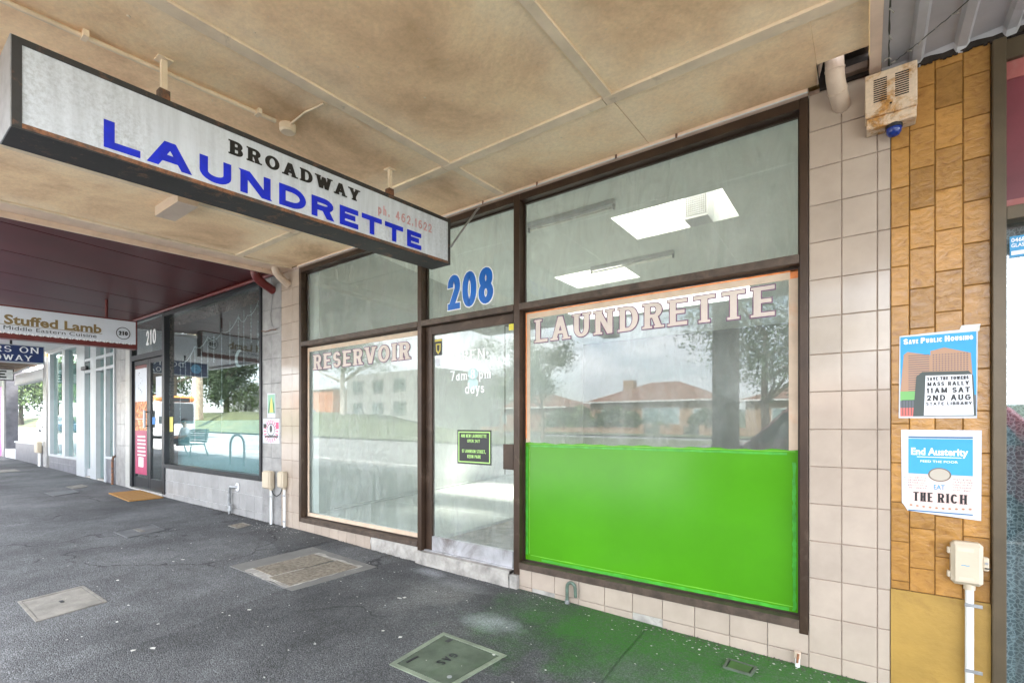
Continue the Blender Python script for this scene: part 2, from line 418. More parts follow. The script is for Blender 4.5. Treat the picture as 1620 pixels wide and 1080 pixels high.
mt['dark_hole'] = M('painted hole shade', (.03,.022,.017), .9, var=.5, scale=18)  # near-black colour stands in for the shade inside cavities, gaps and slots
mt['black_frame'] = M('black aluminium', (.018,.02,.025), .35, metal=.3, var=.2)
mt['alu'] = M('silver grey aluminium', (.42,.44,.46), .4, metal=.2, var=.05)
mt['int_wall'] = M('interior plaster wall', (.51,.55,.53), .8, var=.05, scale=2, bump=.1, dirt=.5, dcol=(.42,.46,.43), dscale=2.2, dthr=.6)
mt['rear_wall'] = M('rear wall with painted dimness', (.2,.22,.21), .8, var=.15, scale=1.5)  # dimness of the room's rear is put into this darker colour
mt['int_ceil'] = M('interior ceiling paint', (.76,.8,.765), .85, var=.03, scale=1.5, bump=.05)
mt['int_floor'] = M('interior floor', (.62,.66,.64), .45, var=.1, scale=3, dirt=.3, dcol=(.3,.33,.32), dscale=2.5)
mt['shaft'] = M('white skylight shaft', (.88,.87,.82), .8, var=.02, bump=0)
mt['teal'] = M('pale teal panel', (.24,.4,.42), .6, var=.08)
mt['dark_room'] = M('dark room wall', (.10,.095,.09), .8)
mt['timber'] = M('weathered timber', (.16,.115,.085), .85, var=.35, scale=11, bump=.6, bscale=40)
mt['galv'] = M('galvanised steel', (.35,.36,.37), .42, metal=.6, var=.2, scale=16)
mt['coir'] = M('coir mat fibre', (.36,.19,.055), 1, var=.35, scale=120, bump=1, bscale=260)
mt['paper'] = M('white paper', (.58,.6,.64), .6, var=.04, scale=9, bump=.2, bscale=7)
mt['glass'] = glassmat('shopfront glass', (.94,.965,.95), .043, .2, (.54,.565,.55))  # dust film, raised so its pale colour also gives a milky haze
mt['glass_dark'] = glassmat('dark shopfront glass', (.8,.87,.87), .10, .04)
mt['glass_teal'] = glassmat('teal edge glass', (.78,.93,.91), .09, .04)
mt['lace'] = None
# ------------------------------------------------------------------ lettering
def arc(cx, cy, rx, ry, a0, a1, n=9):
    return [(cx+rx*cos(R(a0+(a1-a0)*i/n)), cy+ry*sin(R(a0+(a1-a0)*i/n))) for i in range(n+1)]
# width, strokes (unit box), serif feet (x, y)
G = {
 'A': (1.0, [[(.02,0),(.5,1),(.98,0)],[(.3,.3),(.7,.3)]], [(.02,0),(.98,0)]),
 'B': (.86,[[(.12,0),(.12,1)],[(.12,1)]+arc(.62,.765,.33,.235,90,-90)+[(.12,.53)],[(.12,.5)]+arc(.65,.25,.35,.25,90,-90)+[(.12,0)]],[(.12,0),(.12,1)]),
 'C': (.9, [arc(.5,.5,.5,.5,48,312,18)], []),
 'D': (.95,[[(.1,0),(.1,1)],[(.1,1)]+arc(.5,.5,.5,.5,90,-90,14)+[(.1,0)]],[(.1,0),(.1,1)]),
 'E': (.82,[[(.1,0),(.1,1)],[(.1,1),(1,1)],[(.1,.52),(.8,.52)],[(.1,0),(1,0)]],[(.1,0),(.1,1)]),
 'F': (.78,[[(.1,0),(.1,1)],[(.1,1),(1,1)],[(.1,.5),(.8,.5)]],[(.1,0),(.1,1)]),
 'G': (.95,[arc(.5,.5,.5,.5,48,360,20),[(.6,.5),(1,.5)]], []),
 'H': (.95,[[(.1,0),(.1,1)],[(.9,0),(.9,1)],[(.1,.52),(.9,.52)]],[(.1,0),(.1,1),(.9,0),(.9,1)]),
 'I': (.36,[[(.5,0),(.5,1)]],[(.5,0),(.5,1)]),
 'J': (.7, [[(.85,1)]+[(.85,.3)]+arc(.45,.3,.4,.3,0,-180)],[(.85,1)]),
 'K': (.92,[[(.1,0),(.1,1)],[(.95,1),(.18,.42)],[(.4,.58),(.95,0)]],[(.1,0),(.1,1)]),
 'L': (.78,[[(.1,0),(.1,1)],[(.1,0),(1,0)]],[(.1,0),(.1,1)]),
 'M': (1.15,[[(.06,0),(.06,1),(.5,.1),(.94,1),(.94,0)]],[(.06,0),(.94,0)]),
 'N': (1.0,[[(.08,0),(.08,1),(.92,0),(.92,1)]],[(.08,0),(.08,1),(.92,1)]),
 'O': (.98,[arc(.5,.5,.5,.5,90,450,26)], []),
 'P': (.82,[[(.12,0),(.12,1)],[(.12,1)]+arc(.6,.73,.38,.27,90,-90)+[(.12,.46)]],[(.12,0),(.12,1)]),
 'R': (.92,[[(.1,0),(.1,1)],[(.1,1)]+arc(.58,.74,.34,.26,90,-90)+[(.1,.48)],[(.55,.48),(.92,0)]],[(.1,0),(.1,1),(.92,0)]),
 'S': (.8, [arc(.5,.745,.47,.255,35,180,8)+arc(.5,.745,.47,.245,180,260,4)+arc(.5,.25,.5,.26,80,0,5)+arc(.5,.25,.5,.25,0,-150,8)], []),
 'T': (.9, [[(.5,0),(.5,1)],[(0,1),(1,1)]],[(.5,0)]),
 'U': (.92,[[(.08,1),(.08,.36)]+arc(.5,.36,.42,.36,180,360,12)+[(.92,1)]],[(.08,1),(.92,1)]),
 'V': (.98,[[(.02,1),(.5,0),(.98,1)]],[(.02,1),(.98,1)]),
 'W': (1.3,[[(.02,1),(.27,0),(.5,.92),(.73,0),(.98,1)]],[(.02,1),(.98,1)]),
 'X': (.92,[[(.02,1),(.98,0)],[(.98,1),(.02,0)]],[(.02,1),(.98,1),(.02,0),(.98,0)]),
 'Y': (.95,[[(.02,1),(.5,.45),(.98,1)],[(.5,.45),(.5,0)]],[(.02,1),(.98,1),(.5,0)]),
 'Z': (.85,[[(.04,1),(.96,1),(.04,0),(.96,0)]], []),
 '0': (.8, [arc(.5,.5,.5,.5,90,450,24)], []),
 '1': (.5, [[(.15,.8),(.6,1),(.6,0)]], []),
 '2': (.78,[arc(.5,.7,.46,.3,165,-20,12)+[(.05,0),(.98,0)]], []),
 '3': (.78,[arc(.48,.755,.42,.245,150,-75,10),arc(.48,.255,.48,.255,75,-150,11)], []),
 '4': (.82,[[(.7,0),(.7,1),(.02,.28),(1,.28)]], []),
 '5': (.78,[[(.92,1),(.15,1),(.1,.55)]+arc(.48,.33,.48,.33,115,-150,12)], []),
 '6': (.8, [arc(.5,.32,.48,.32,90,450,18),[(.8,1)]+arc(.6,.4,.58,.6,110,180,6)], []),
 '7': (.74,[[(.03,1),(.96,1),(.35,0)]], []),
 '8': (.8, [arc(.5,.755,.42,.245,90,450,18),arc(.5,.265,.5,.265,90,450,18)], []),
 '9': (.8, [arc(.5,.68,.48,.32,90,450,18),[(.2,0)]+arc(.4,.6,.58,.6,-70,0,6)], []),
 ':': (.3, [[(.5,.04),(.5,.16)],[(.5,.5),(.5,.62)]], []), '.': (.3, [[(.5,0),(.5,.13)]], []), ',': (.3, [[(.6,.12),(.35,-.12)]], []),
 '-': (.5, [[(.1,.38),(.9,.38)]], []), '/': (.5,[[(0,0),(1,1)]],[]),
 'a': (.62,[arc(.5,.26,.42,.3,40,320,12),[(.9,0),(.9,.64)]],[]),
 'd': (.66,[arc(.46,.3,.42,.32,40,320,12),[(.9,0),(.9,1)]],[(.9,1)]),
 'm': (1.05,[[(.1,0),(.1,.62)],[(.1,.4)]+arc(.32,.42,.2,.2,150,0,6)+[(.52,0)],[(.52,.4)]+arc(.72,.42,.2,.2,150,0,6)+[(.92,0)]],[(.1,0),(.52,0),(.92,0)]),
 'p': (.66,[[(.1,-.32),(.1,.62)],arc(.52,.3,.42,.32,140,-140,12)],[(.1,-.32)]),
 'y': (.62,[[(.05,.64),(.5,0)],[(.95,.64),(.4,-.22),(.15,-.3)]],[(.05,.64),(.95,.64)]),
 's': (.5, [arc(.5,.48,.42,.15,30,250,7)+arc(.5,.17,.45,.17,70,-150,8)],[]),
 'h': (.66,[[(.1,0),(.1,1)],[(.1,.36)]+arc(.48,.38,.38,.26,150,0,6)+[(.86,0)]],[(.1,0),(.1,1),(.86,0)]),
}
def stroke(mb, pts, tv, th, D, mp):
    P = [p for i, p in enumerate(pts) if i == 0 or abs(p[0]-pts[i-1][0])+abs(p[1]-pts[i-1][1]) > 1e-6]
    def nd(a, b):
        d = (b[0]-a[0], b[1]-a[1]); l = math.hypot(*d) or 1; return (d[0]/l, d[1]/l)
    for i in range(1, len(P)-1):        # sharp corner: two strokes, one laid over the other
        a = nd(P[i-1], P[i]); b = nd(P[i], P[i+1])
        if a[0]*b[0]+a[1]*b[1] < .45:
            D = stroke(mb, P[:i+1], tv, th, D, mp); return stroke(mb, P[i:], tv, th, D, mp)
    n = len(P); closed = n > 3 and abs(P[0][0]-P[-1][0])+abs(P[0][1]-P[-1][1]) < 1e-6
    cxm = sum(p[0] for p in P[:-1])/(n-1) if closed else 0; cym = sum(p[1] for p in P[:-1])/(n-1) if closed else 0
    Lf, Rt = [], []
    for i, p in enumerate(P):
        if closed: d0 = nd(P[i-1] if i else P[-2], p); d1 = nd(p, P[i+1] if i < n-1 else P[1])
        else: d0 = nd(P[i-1], p) if i else nd(p, P[1]); d1 = nd(p, P[i+1]) if i < n-1 else d0
        n0 = (-d0[1], d0[0]); n1 = (-d1[1], d1[0]); m = (n0[0]+n1[0], n0[1]+n1[1]); q = math.hypot(*m) or 1; m = (m[0]/q, m[1]/q)
        k = 1/max(.6, m[0]*n0[0]+m[1]*n0[1])
        ox, oy = m[0]*tv*k, m[1]*th*k
        if not closed and i in (0, n-1):
            s = -1 if i == 0 else 1; dd = d0
            if abs(dd[1]) > .3:
                ox, oy = ox-oy*dd[0]/dd[1], 0; p = (p[0], p[1]+s*(th if dd[1] > 0 else -th))
            else: p = (p[0]+s*dd[0]*tv*.9, p[1])
        a, b = (p[0]+ox, p[1]+oy), (p[0]-ox, p[1]-oy)
        if closed:                       # keep the counter of a bold round letter open
            for t_, sg in ((0, 1), (1, -1)):
                qx, qy = (a, b)[t_]; rx, ry = p[0]-cxm, p[1]-cym
                inner = (qx-p[0])*rx+(qy-p[1])*ry < 0
                if inner:
                    dot = (qx-cxm)*rx+(qy-cym)*ry; lim = .16*(rx*rx+ry*ry)
                    if dot < lim:
                        f = .16; qx, qy = cxm+rx*f, cym+ry*f
                    if t_ == 0: a = (qx, qy)
                    else: b = (qx, qy)
        Lf.append(a); Rt.append(b)
    V = [mp(*q, D) for q in Lf]+[mp(*q, D) for q in Rt]
    mb.add(V, [(i, i+1, i+1+n, i+n) for i in range(n-1)])
    return D+.00012

def word(mb, text, u0, v0, width, height, mp, tv=.1, th=.1, gap=.16, serif=0, d0=0, grow=0, gmul=1.0, fn=None, space=.45):
    """letters of a word laid between u0 and u0+width, cap height in height; mp(u,v,d) maps to space"""
    tot = sum((G[c][0]*gmul if c != ' ' else space)+gap for c in text)-gap
    sc = width/tot; u = u0; D = d0
    for c in text:
        if c == ' ': u += (space+gap)*sc; continue
        w, strokes, feet = G[c]; w *= gmul*sc
        TV, TH = tv*height, th*height
        hh = height if fn is None else height*fn(((u+w/2)-u0)/width)[0]
        vv = v0 if fn is None else v0+height*fn(((u+w/2)-u0)/width)[1]
        X = lambda p: (u+TV+p[0]*(w-2*TV), vv+TH+p[1]*(hh-2*TH)) if w > 2*TV*1.05 else (u+w/2, vv+TH+p[1]*(hh-2*TH))
        for st in strokes:
            D = stroke(mb, [X(p) for p in st], TV+grow, TH+grow, D, mp)
        if serif > 0:
            for ft in feet:
                x, y = X(ft); sw = TV+serif*height+grow; s = 1 if ft[1] < .45 else -1
                if ft[1] < 0: s = 1
                y0 = y-s*TH; q = [(x-sw, y0-s*grow), (x+sw, y0-s*grow), (x+sw, y0+s*(TH*1.25+grow)), (x-sw, y0+s*(TH*1.25+grow))]
                mb.add([mp(a, b, D) for a, b in q], [(0,1,2,3)]); D += .00012
        u += w+gap*sc
    return mb

def font_text(mb, text, u0, v0, width, height, mp, bold=0.0, d=0.0):
    """built in font laid out to a given width and height"""
    c = bpy.data.curves.new('txt', 'FONT'); c.body = text; c.offset = bold; c.resolution_u = 3
    o = bpy.data.objects.new('txt', c); COL.objects.link(o)
    dg = bpy.context.evaluated_depsgraph_get(); me = o.evaluated_get(dg).to_mesh()
    V = [(v.co.x, v.co.y) for v in me.vertices]; F = [tuple(p.vertices) for p in me.polygons]
    o.evaluated_get(dg).to_mesh_clear(); bpy.data.objects.remove(o); bpy.data.curves.remove(c)
    if not V: return mb
    x0 = min(v[0] for v in V); x1 = max(v[0] for v in V); ch = .69
    k = width/(x1-x0); h = height/ch
    mb.add([mp(u0+(x-x0)*k, v0+y*h, d) for x, y in V], F)
    return mb

def facing_street(y):           # a sheet in a plane Y=y seen from the street (u to the right, v up)
    return lambda u, v, d: (u, y-d, v)
def side_plane(x, y0, z0, slope):  # plane X=x seen from +X, u runs towards the shopfront
    return lambda u, v, d: (x+d, y0+u, z0+v+slope*u)
def sheet(mb, pts, mp, d=0):
    mb.add([mp(a, b, d) for a, b in pts], [tuple(range(len(pts)))]); return mb
def rect(mb, u0, u1, v0, v1, mp, d=0): return sheet(mb, [(u0,v0),(u1,v0),(u1,v1),(u0,v1)], mp, d)
def ring(mb, cu, cv, ru, rv, w, mp, d=0, n=28):
    V = []
    for i in range(n):
        a = 2*pi*i/n; V += [mp(cu+ru*cos(a), cv+rv*sin(a), d), mp(cu+(ru-w)*cos(a), cv+(rv-w)*sin(a), d)]
    mb.add(V, [(2*i, (2*i+2)%(2*n), (2*i+3)%(2*n), 2*i+1) for i in range(n)])
def disc(mb, cu, cv, ru, rv, mp, d=0, n=24):
    mb.add([mp(cu+ru*cos(2*pi*i/n), cv+rv*sin(2*pi*i/n), d) for i in range(n)], [tuple(range(n))])
# ------------------------------------------------------------------ ground
def gz(X):
    return -0.0185*X if X > -5.2 else .0962-0.0089*(X+5.2)
def gsheet(name, mat, x0, x1, y0, y1, nx, ny, dz=0.0, wob=.0, zf=None):
    m = MB()
    for i in range(nx+1):
        for j in range(ny+1):
            x = x0+(x1-x0)*i/nx; y = y0+(y1-y0)*j/ny
            z = gz(max(-60, min(30, x)))+dz+wob*(sin(x*2.3+y*1.7)+sin(x*.9-y*3.1))
            if zf: z += zf(x, y)
            m.v.append((x, y, z))
    for i in range(nx):
        for j in range(ny):
            a = i*(ny+1)+j; m.f.append((a, a+ny+1, a+ny+2, a+1))
    return m.build(name, mat, None, smooth=True, kind='structure')
gsheet('pavement', mt['asphalt'], -70, 14, -4.45, .3, 168, 10, 0, .003)
m = MB()
for i in range(0, 42):
    x0 = -70+2*i; m.box(x0+.004, x0+1.996, -4.6, -4.45, gz(x0+1)-.25, gz(x0+1)+.006, .012)
m.build('kerb', mt['concrete'], None, kind='structure')
gsheet('road', mt['road'], -240, 120, -18, -4.6, 120, 4, -.14)
# newer strip of asphalt along the middle of the footpath, a feathered sheet over the old one
def over_sheet(name, mat, poly, dz):
    m = MB(); m.add([(x, y, gz(x)+dz+.003*(sin(x*2.3+y*1.7)+sin(x*.9-y*3.1))) for x, y in poly], [tuple(range(len(poly)))])
    return m.build(name, mat, None, kind='structure')
def strip(name, mat, e0, e1, dz):   # two edge polylines
    m = MB(); n = 14
    def at(e, t):
        k = t*(len(e)-1); i = min(int(k), len(e)-2); f = k-i; return (e[i][0]*(1-f)+e[i+1][0]*f, e[i][1]*(1-f)+e[i+1][1]*f)
    for i in range(n+1):
        a = at(e0, i/n); b = at(e1, i/n)
        for j in range(9):
            f = j/8; x = a[0]*(1-f)+b[0]*f; y = a[1]*(1-f)+b[1]*f
            m.v.append((x, y, gz(x)+dz+.003*(sin(x*2.3+y*1.7)+sin(x*.9-y*3.1))))
    for i in range(n):
        for j in range(8):
            a = i*9+j; m.f.append((a, a+9, a+10, a+1))
    return m.build(name, mat, None, smooth=True, kind='structure')
strip('pavement_patch', mt['asphalt_new'], [(-3.2,-4.4),(-3.28,-2.49),(-3.34,-2.19),(-3.35,-1.85),(-3.46,-1.5),(-3.55,-1.1),(-3.52,-.35),(-3.4,.0)],
      [(-1.0,-4.4),(-1.04,-2.6),(-1.06,-2.0),(-1.09,-1.4),(-1.07,-.82),(-1.1,-.53),(-1.12,-.2),(-1.12,.0)], .0045)
strip('pavement_patch', mt['asphalt_new'], [(-5.6,-.42),(-5.3,-.47),(-4.9,-.49),(-4.5,-.62)], [(-5.6,.0),(-5.3,0),(-4.9,.0),(-4.5,.0)], .0045)
grass = M('grass', (.085,.105,.05), .9, var=.4, scale=1.3, bump=1, bscale=9, dirt=.5, dcol=(.2,.17,.09), dscale=.6)
line_w = M('road marking paint', (.7,.7,.68), .7, var=.1, dirt=.4, dcol=(.2,.2,.2))
def bank(x, y):
    t = max(0, min(1, (-30-x)/14)); s = max(0, min(1, (-19-y)/5)); return 1.9*t*s*(3-2*s)*s + (.25*sin(x*.7)*s*t)
gsheet('grass_median', grass, -240, 120, -32, -18, 120, 10, -.02, .0, bank)
gsheet('road', mt['road'], -240, 120, -38, -32, 60, 2, -.1, 0, lambda x, y: bank(x, -32)*max(0,(-32-y)*-.0+1-(-32-y)/6.0))
gsheet('grass_verge', grass, -240, 120, -60, -38, 60, 4, .02)
m = MB(); m.box(-900, 900, -900, 600, -.9, -.5); m.build('ground', grass, None, kind='structure')
for y, dash in ((-7.1, 0), (-10.6, 1), (-14.0, 1)):
    m = MB(); x = -120
    while x < 30:
        l = 3.0 if dash else 12.0
        z0 = gz(max(-60,x))-.134; z1 = gz(max(-60,x+l))-.134
        m.quad((x, y-.07, z0), (x+l, y-.07, z1), (x+l, y+.07, z1), (x, y+.07, z0)); x += l+(6 if dash else .001)
    m.build('lane_line', line_w, None, kind='structure')

# ------------------------------------------------------------------ laundrette building
shop = T('laundrette_shop', 'vacant laundrette shop with pink tiled piers, bronze framed windows and a bright green lower pane', 'shop', (-2.7, 0, 0))
# left pier
def pier(parent, x0, cols, z0, z1, zj, mat, grout, backd=.35, skip=(), jit=0, name='tiled_pier', pitch=.2, gap=.0026, slabz0=-.3, top=None):
    xe = x0+sum(cols)
    p = MB().box(x0, xe, .008, backd, slabz0, top or z1+.02).build(name, grout, parent)
    x = x0
    for ci, w in enumerate(cols):
        z = zj-math.ceil((zj-z0)/pitch)*pitch + (jit[ci] if jit else 0)
        while z > z0: z -= pitch
        while z < z1:
            a = max(z, z0); b = min(z+pitch, z1)
            if b-a > .02 and (ci, round(z, 2)) not in skip:
                piece('tile', mat, p, x+w/2, .005+random.uniform(-.0006,.0006), (a+b)/2, w-gap, .01, b-a-gap)
            z += pitch
        x += w
    return p
pier(shop, -5.625, [.236, .15], .0, 3.1, .087, mt['pink_tile'], mt['grout_pink'])
pr = pier(shop, -.25, [.147, .149, .053], -.05, 3.09, .087, mt['pink_tile'], mt['grout_pink'])
# base below right window
b1 = MB().box(-2.168, -.25, .012, .3, -.3, .2).build('window_base', mt['concrete'], shop)
for k in range(10):
    x1 = -.25-.2*k; x0 = max(x1-.2, -2.168)
    if x1-x0 < .05: continue
    piece('tile', mt['pink_tile'], b1, (x0+x1)/2, .006, .134, x1-x0-.003, .01, .127)
    if k not in (4, 8): piece('tile', mt['pink_tile'], b1, (x0+x1)/2, .006, -.005, x1-x0-.003, .01, .145)
b2 = MB().box(-5.24, -3.96, .012, .3, -.3, .2).build('window_base', mt['grout_pink'], shop)
for k in range(9):
    x0 = -5.238+.148*k; x1 = min(x0+.148, -3.965)
    if x1-x0 > .04: piece('tile', mt['pink_tile'], b2, (x0+x1)/2, .006, .12, x1-x0-.003, .01, .155)
# bare broken base and door step
def rough_box(name, mat, parent, x0, x1, y0, y1, z0, z1, n=22, a=.008):
    m = MB(); rnd = random.Random(name+str(x0))
    nz = 6
    for i in range(n+1):
        for j in range(nz+1):
            x = x0+(x1-x0)*i/n; z = z0+(z1-z0)*j/nz
            m.v.append((x, y0+rnd.uniform(-a, a)+(.008 if j == nz else 0), z+(rnd.uniform(-a,a)*.5 if 0 < j < nz else 0)))
        m.v.append((x0+(x1-x0)*i/n, y1, z1))
    k = nz+2
    for i in range(n):
        for j in range(nz+1): q = i*k+j; m.f.append((q, q+k, q+k+1, q+1))
    return m.build(name, mat, parent, smooth=True)
rough_box('broken_base', mt['concrete'], shop, -3.96, -3.27, .0, .1, -.1, .2)
rough_box('door_step', mt['concrete'], shop, -3.29, -2.24, -.035, .16, -.1, .172, 30, .004)
box('door_step', mt['concrete'], shop, -2.2395, -2.1685, -.03, .2, -.1, .149, .003)
# frame members
FY, BY = -.006, .1
def member(name, x0, x1, z0, z1, mat=None, y0=FY, y1=BY, b=.003):
    return box(name, mat or mt['bronze'], shop, x0, x1, y0, y1, z0, z1, b)
member('window_jamb', -5.237, -5.19, .2, 3.085)
member('window_jamb', -.294, -.252, .175, 3.085)
member('window_mullion', -3.29, -3.24, .165, 3.085)
member('window_mullion', -2.215, -2.16, .15, 3.085)
for x0, x1 in ((-5.19,-3.29), (-3.24,-2.215), (-2.16,-.294)):
    member('head_rail', x0, x1, 3.032, 3.085, y0=FY+.002)
    member('transom_rail', x0, x1, 2.19, 2.24, mt['bronze_worn'], y0=FY-.006)
member('sill_rail', -5.19, -3.29, .2, .248, mt['bronze_worn'], y0=-.012)
member('sill_rail', -2.16, -.294, .2, .25, mt['bronze_worn'], y0=-.012)
GY = .068
on = lambda x: x*(3.072+GY)/3.072
oz = lambda z: 1.32+(z-1.32)*(3.072+GY)/3.072
panes = {}
for nm, x0, x1, z0, z1 in (('ll',-5.19,-3.29,.248,2.19), ('lt',-5.19,-3.29,2.24,3.032), ('dt',-3.24,-2.215,2.24,3.032), ('rl',-2.16,-.294,.25,2.19), ('rt',-2.16,-.294,2.24,3.032)):
    panes[nm] = box('window_pane', mt['glass'], shop, x0+.0005, x1-.0005, GY, GY+.006, z0+.0005, z1-.0005)
    m = MB(); b = .012
    m.box(x0+.0003,x0+b,GY-.014,GY-.001,z0+.0003,z1-.0003).box(x1-b,x1-.0003,GY-.014,GY-.001,z0+.0003,z1-.0003).box(x0+b,x1-b,GY-.013,GY-.001,z0+.0003,z0+b).box(x0+b,x1-b,GY-.013,GY-.001,z1-b,z1-.0003)
    m.build('glazing_bead', mt['bronze_dark'], shop)
gp = facing_street(GY-.002)
# door
door = box('door', mt['bronze'], shop, -3.235, -3.158, .045, .085, .18, 2.19, .003)
box('door_stile', mt['bronze'], door, -2.252, -2.218, .045, .085, .18, 2.19, .003)
box('door_rail', mt['bronze'], door, -3.158, -2.252, .046, .084, 2.112, 2.19, .003)
box('kick_rail', mt['kick'], door, -3.158, -2.252, .046, .084, .18, .305, .003)
box('threshold', mt['kick'], door, -3.235, -2.218, .02, .1, .172, .18, .002)
box('door_glass', mt['glass'], door, -3.1578, -2.2522, .066, .072, .3052, 2.1118)
box('door_handle', mt['bronze'], door, -2.33, -2.228, .012, .02, .955, 1.155, .003)
box('handle_bracket', mt['bronze_dark'], door, -2.25, -2.235, .0205, .044, 1.0, 1.11, .002)
tube('door_bolt', mt['galv'], door, [(-2.245,.035,.18),(-2.245,.035,.31)], .009)
dp = facing_street(.065)
m = MB(); word(m, 'OPEN:', -2.912, 1.850, .40, .092, dp, .09, .05, .18, .05); m.build('opening_word', mt['white_letter'], door)
m = MB(); word(m, '7am', -2.949, 1.690, .2, .085, dp, .075, .05, .12, .03); m.build('opening_hours', mt['white_letter'], door)
m = MB(); word(m, 'pm', -2.625, 1.690, .135, .085, dp, .075, .05, .12, .03); m.build('opening_hours', mt['white_letter'], door)
m = MB(); word(m, 'days', -2.779, 1.572, .215, .09, dp, .075, .05, .12, .03); m.build('opening_days', mt['white_letter'], door)
m = MB(); disc(m, -2.69, 1.735, .055, .05, dp, -.001); disc(m, -2.69, 1.655, .058, .055, dp, -.0011); m.build('sticker_patch', M('pale blue sticker', (.55,.72,.73), .5, var=.05), door)
m = MB(); word(m, '8', -2.716, 1.692, .05, .085, dp, .08, .05, .1); word(m, '-', -2.745, 1.695, .02, .07, dp, .05, .06, .1, d0=.0006); m.build('opening_hours', mt['white_letter'], door)
# black notice with lime border
nb = MB(); rect(nb, on(-2.803), on(-2.434), .972, 1.262, dp, .0003); nb = nb.build('notice', mt['black'], door)
lime = M('lime print', (.45,.75,.22), .5, var=.04, bump=0)
m = MB(); a0, a1, c0, c1 = on(-2.803)+.014, on(-2.434)-.014, .986, 1.248
for r in ((a0,a1,c0,c0+.009),(a0,a1,c1-.009,c1),(a0,a0+.009,c0,c1),(a1-.009,a1,c0,c1)): rect(m, *r, dp, .0008+.0001*random.random())
word(m, '408 NEW LAUNDRETTE', a0+.03, 1.198, .285, .028, dp, .085, .07, .12)
word(m, 'OPEN 24/7', a0+.1, 1.156, .14, .026, dp, .085, .07, .12)
word(m, '57 JOHNSON STREET,', a0+.04, 1.068, .265, .028, dp, .085, .07, .12)
word(m, 'KEON PARK', a0+.1, 1.024, .15, .028, dp, .085, .07, .12)
for i in range(len(m.v)):
    if m.v[i][1] > dp(0,0,.0009)[1]: m.v[i] = (m.v[i][0], m.v[i][1]-.001, m.v[i][2])
m.build('lettering', lime, nb)
# security sticker
m = MB(); rect(m, -3.14, -3.05, 1.925, 2.07, dp, .0003); st = m.build('security_sticker', mt['black'], door)
m = MB(); rect(m, -3.138, -3.052, 2.05, 2.068, dp, .0008); sheet(m, [(-3.125,2.03),(-3.065,2.03),(-3.068,1.965),(-3.095,1.935),(-3.122,1.965)], dp, .0008); m.build('shield', M('yellow print', (.6,.5,.08), .5), st)
m = MB(); sheet(m, [(-3.112,2.018),(-3.078,2.018),(-3.08,1.975),(-3.095,1.955),(-3.11,1.975)], dp, .0013); m.build('shield_centre', mt['black'], st)
m = MB(); rect(m, -3.13, -3.075, 1.83, 1.905, dp, .0003); m.build('sticker', mt['paper'], door)
m = MB(); rect(m, -2.31, -2.256, 2.06, 2.111, dp, .0003); m.build('sticker', M('yellow sticker', (.75,.65,.06), .5), door)
# window lettering
def lettering(parent, text, u0, v0, w, h, mp, fill, outline, tv, th, serif, gap=.16, fn=None, og=.008, nm='lettering', gmul=1.0):
    m = MB(); word(m, text, u0, v0, w, h, mp, tv, th, gap, serif, 0, og, gmul, fn); o = m.build(nm, outline, parent)
    m = MB(); word(m, text, u0, v0, w, h, mp, tv, th, gap, serif, .009, 0, gmul, fn); m.build(nm, fill, o)
    return o
arch = lambda t: (1.0-.06*(1-(2*t-1)**2), .05*(1-(2*t-1)**2))
def glassplane(y): return lambda u, v, d: (u, y-d*.25, v)
lettering(panes['rl'], 'LAUNDRETTE', -2.06, 1.936, 1.64, .175, glassplane(GY-.001), mt['cream_letter'], mt['mauve'], .11, .065, .085, .24, arch, .0065)
lettering(panes['ll'], 'RESERVOIR', -5.06, 1.922, 1.60, .165, glassplane(GY-.001), mt['cream_letter'], mt['mauve'], .15, .08, .085, .2)
lettering(panes['dt'], '208', -2.985, 2.31, .515, .30, glassplane(GY-.001), mt['sky_blue_letter'], mt['white_letter'], .105, .088, 0, .1, None, .009, 'street_number', .9)
# masking tape borders, green film
def tapes(parent, x0, x1, z0, z1, w, bottom=True, zlow=None):
    y = GY-.0012
    zl = zlow or z0
    for nm, r in (('l',(x0+.013,x0+.013+w*.8,zl,z1)), ('r',(x1-.013-w*.9,x1-.013,zl,z1)), ('t',(x0+.013,x1-.013,z1-.013-w,z1-.013)), ('b',(x0+.013,x1-.013,z0+.013,z0+.013+w*.9))):
        if nm == 'b' and not bottom: continue
        box('masking_tape', mt['tape'], parent, r[0], r[1], y-(.0010 if nm in 'tb' else .0005), y-(.0006 if nm in 'tb' else 0), r[2], r[3])
tapes(panes['ll'], -5.19, -3.29, .248, 2.19, .045)
tapes(panes['rl'], -2.16, -.294, .25, 2.19, .05, False, 1.16)
for r in ((-2.147,-.307,2.168,2.177), (-2.147,-2.138,1.2,2.17), (-.345,-.307,2.13,2.176)):
    box('orange_overspray', mt['orange'], panes['rl'], r[0], r[1], GY-.0035, GY-.003, r[2], r[3])
gf = MB(); n = 40; top = [(-2.155+1.856*i/n, 1.168+.004*sin(i*1.9)+.003*sin(i*.7)) for i in range(n+1)]
gf.prism([(-2.155,.256)]+[(-.299,.256)]+top[::-1], 'y', GY-.0045, GY-.0012); gf = gf.build('green_film', mt['green'], panes['rl'])
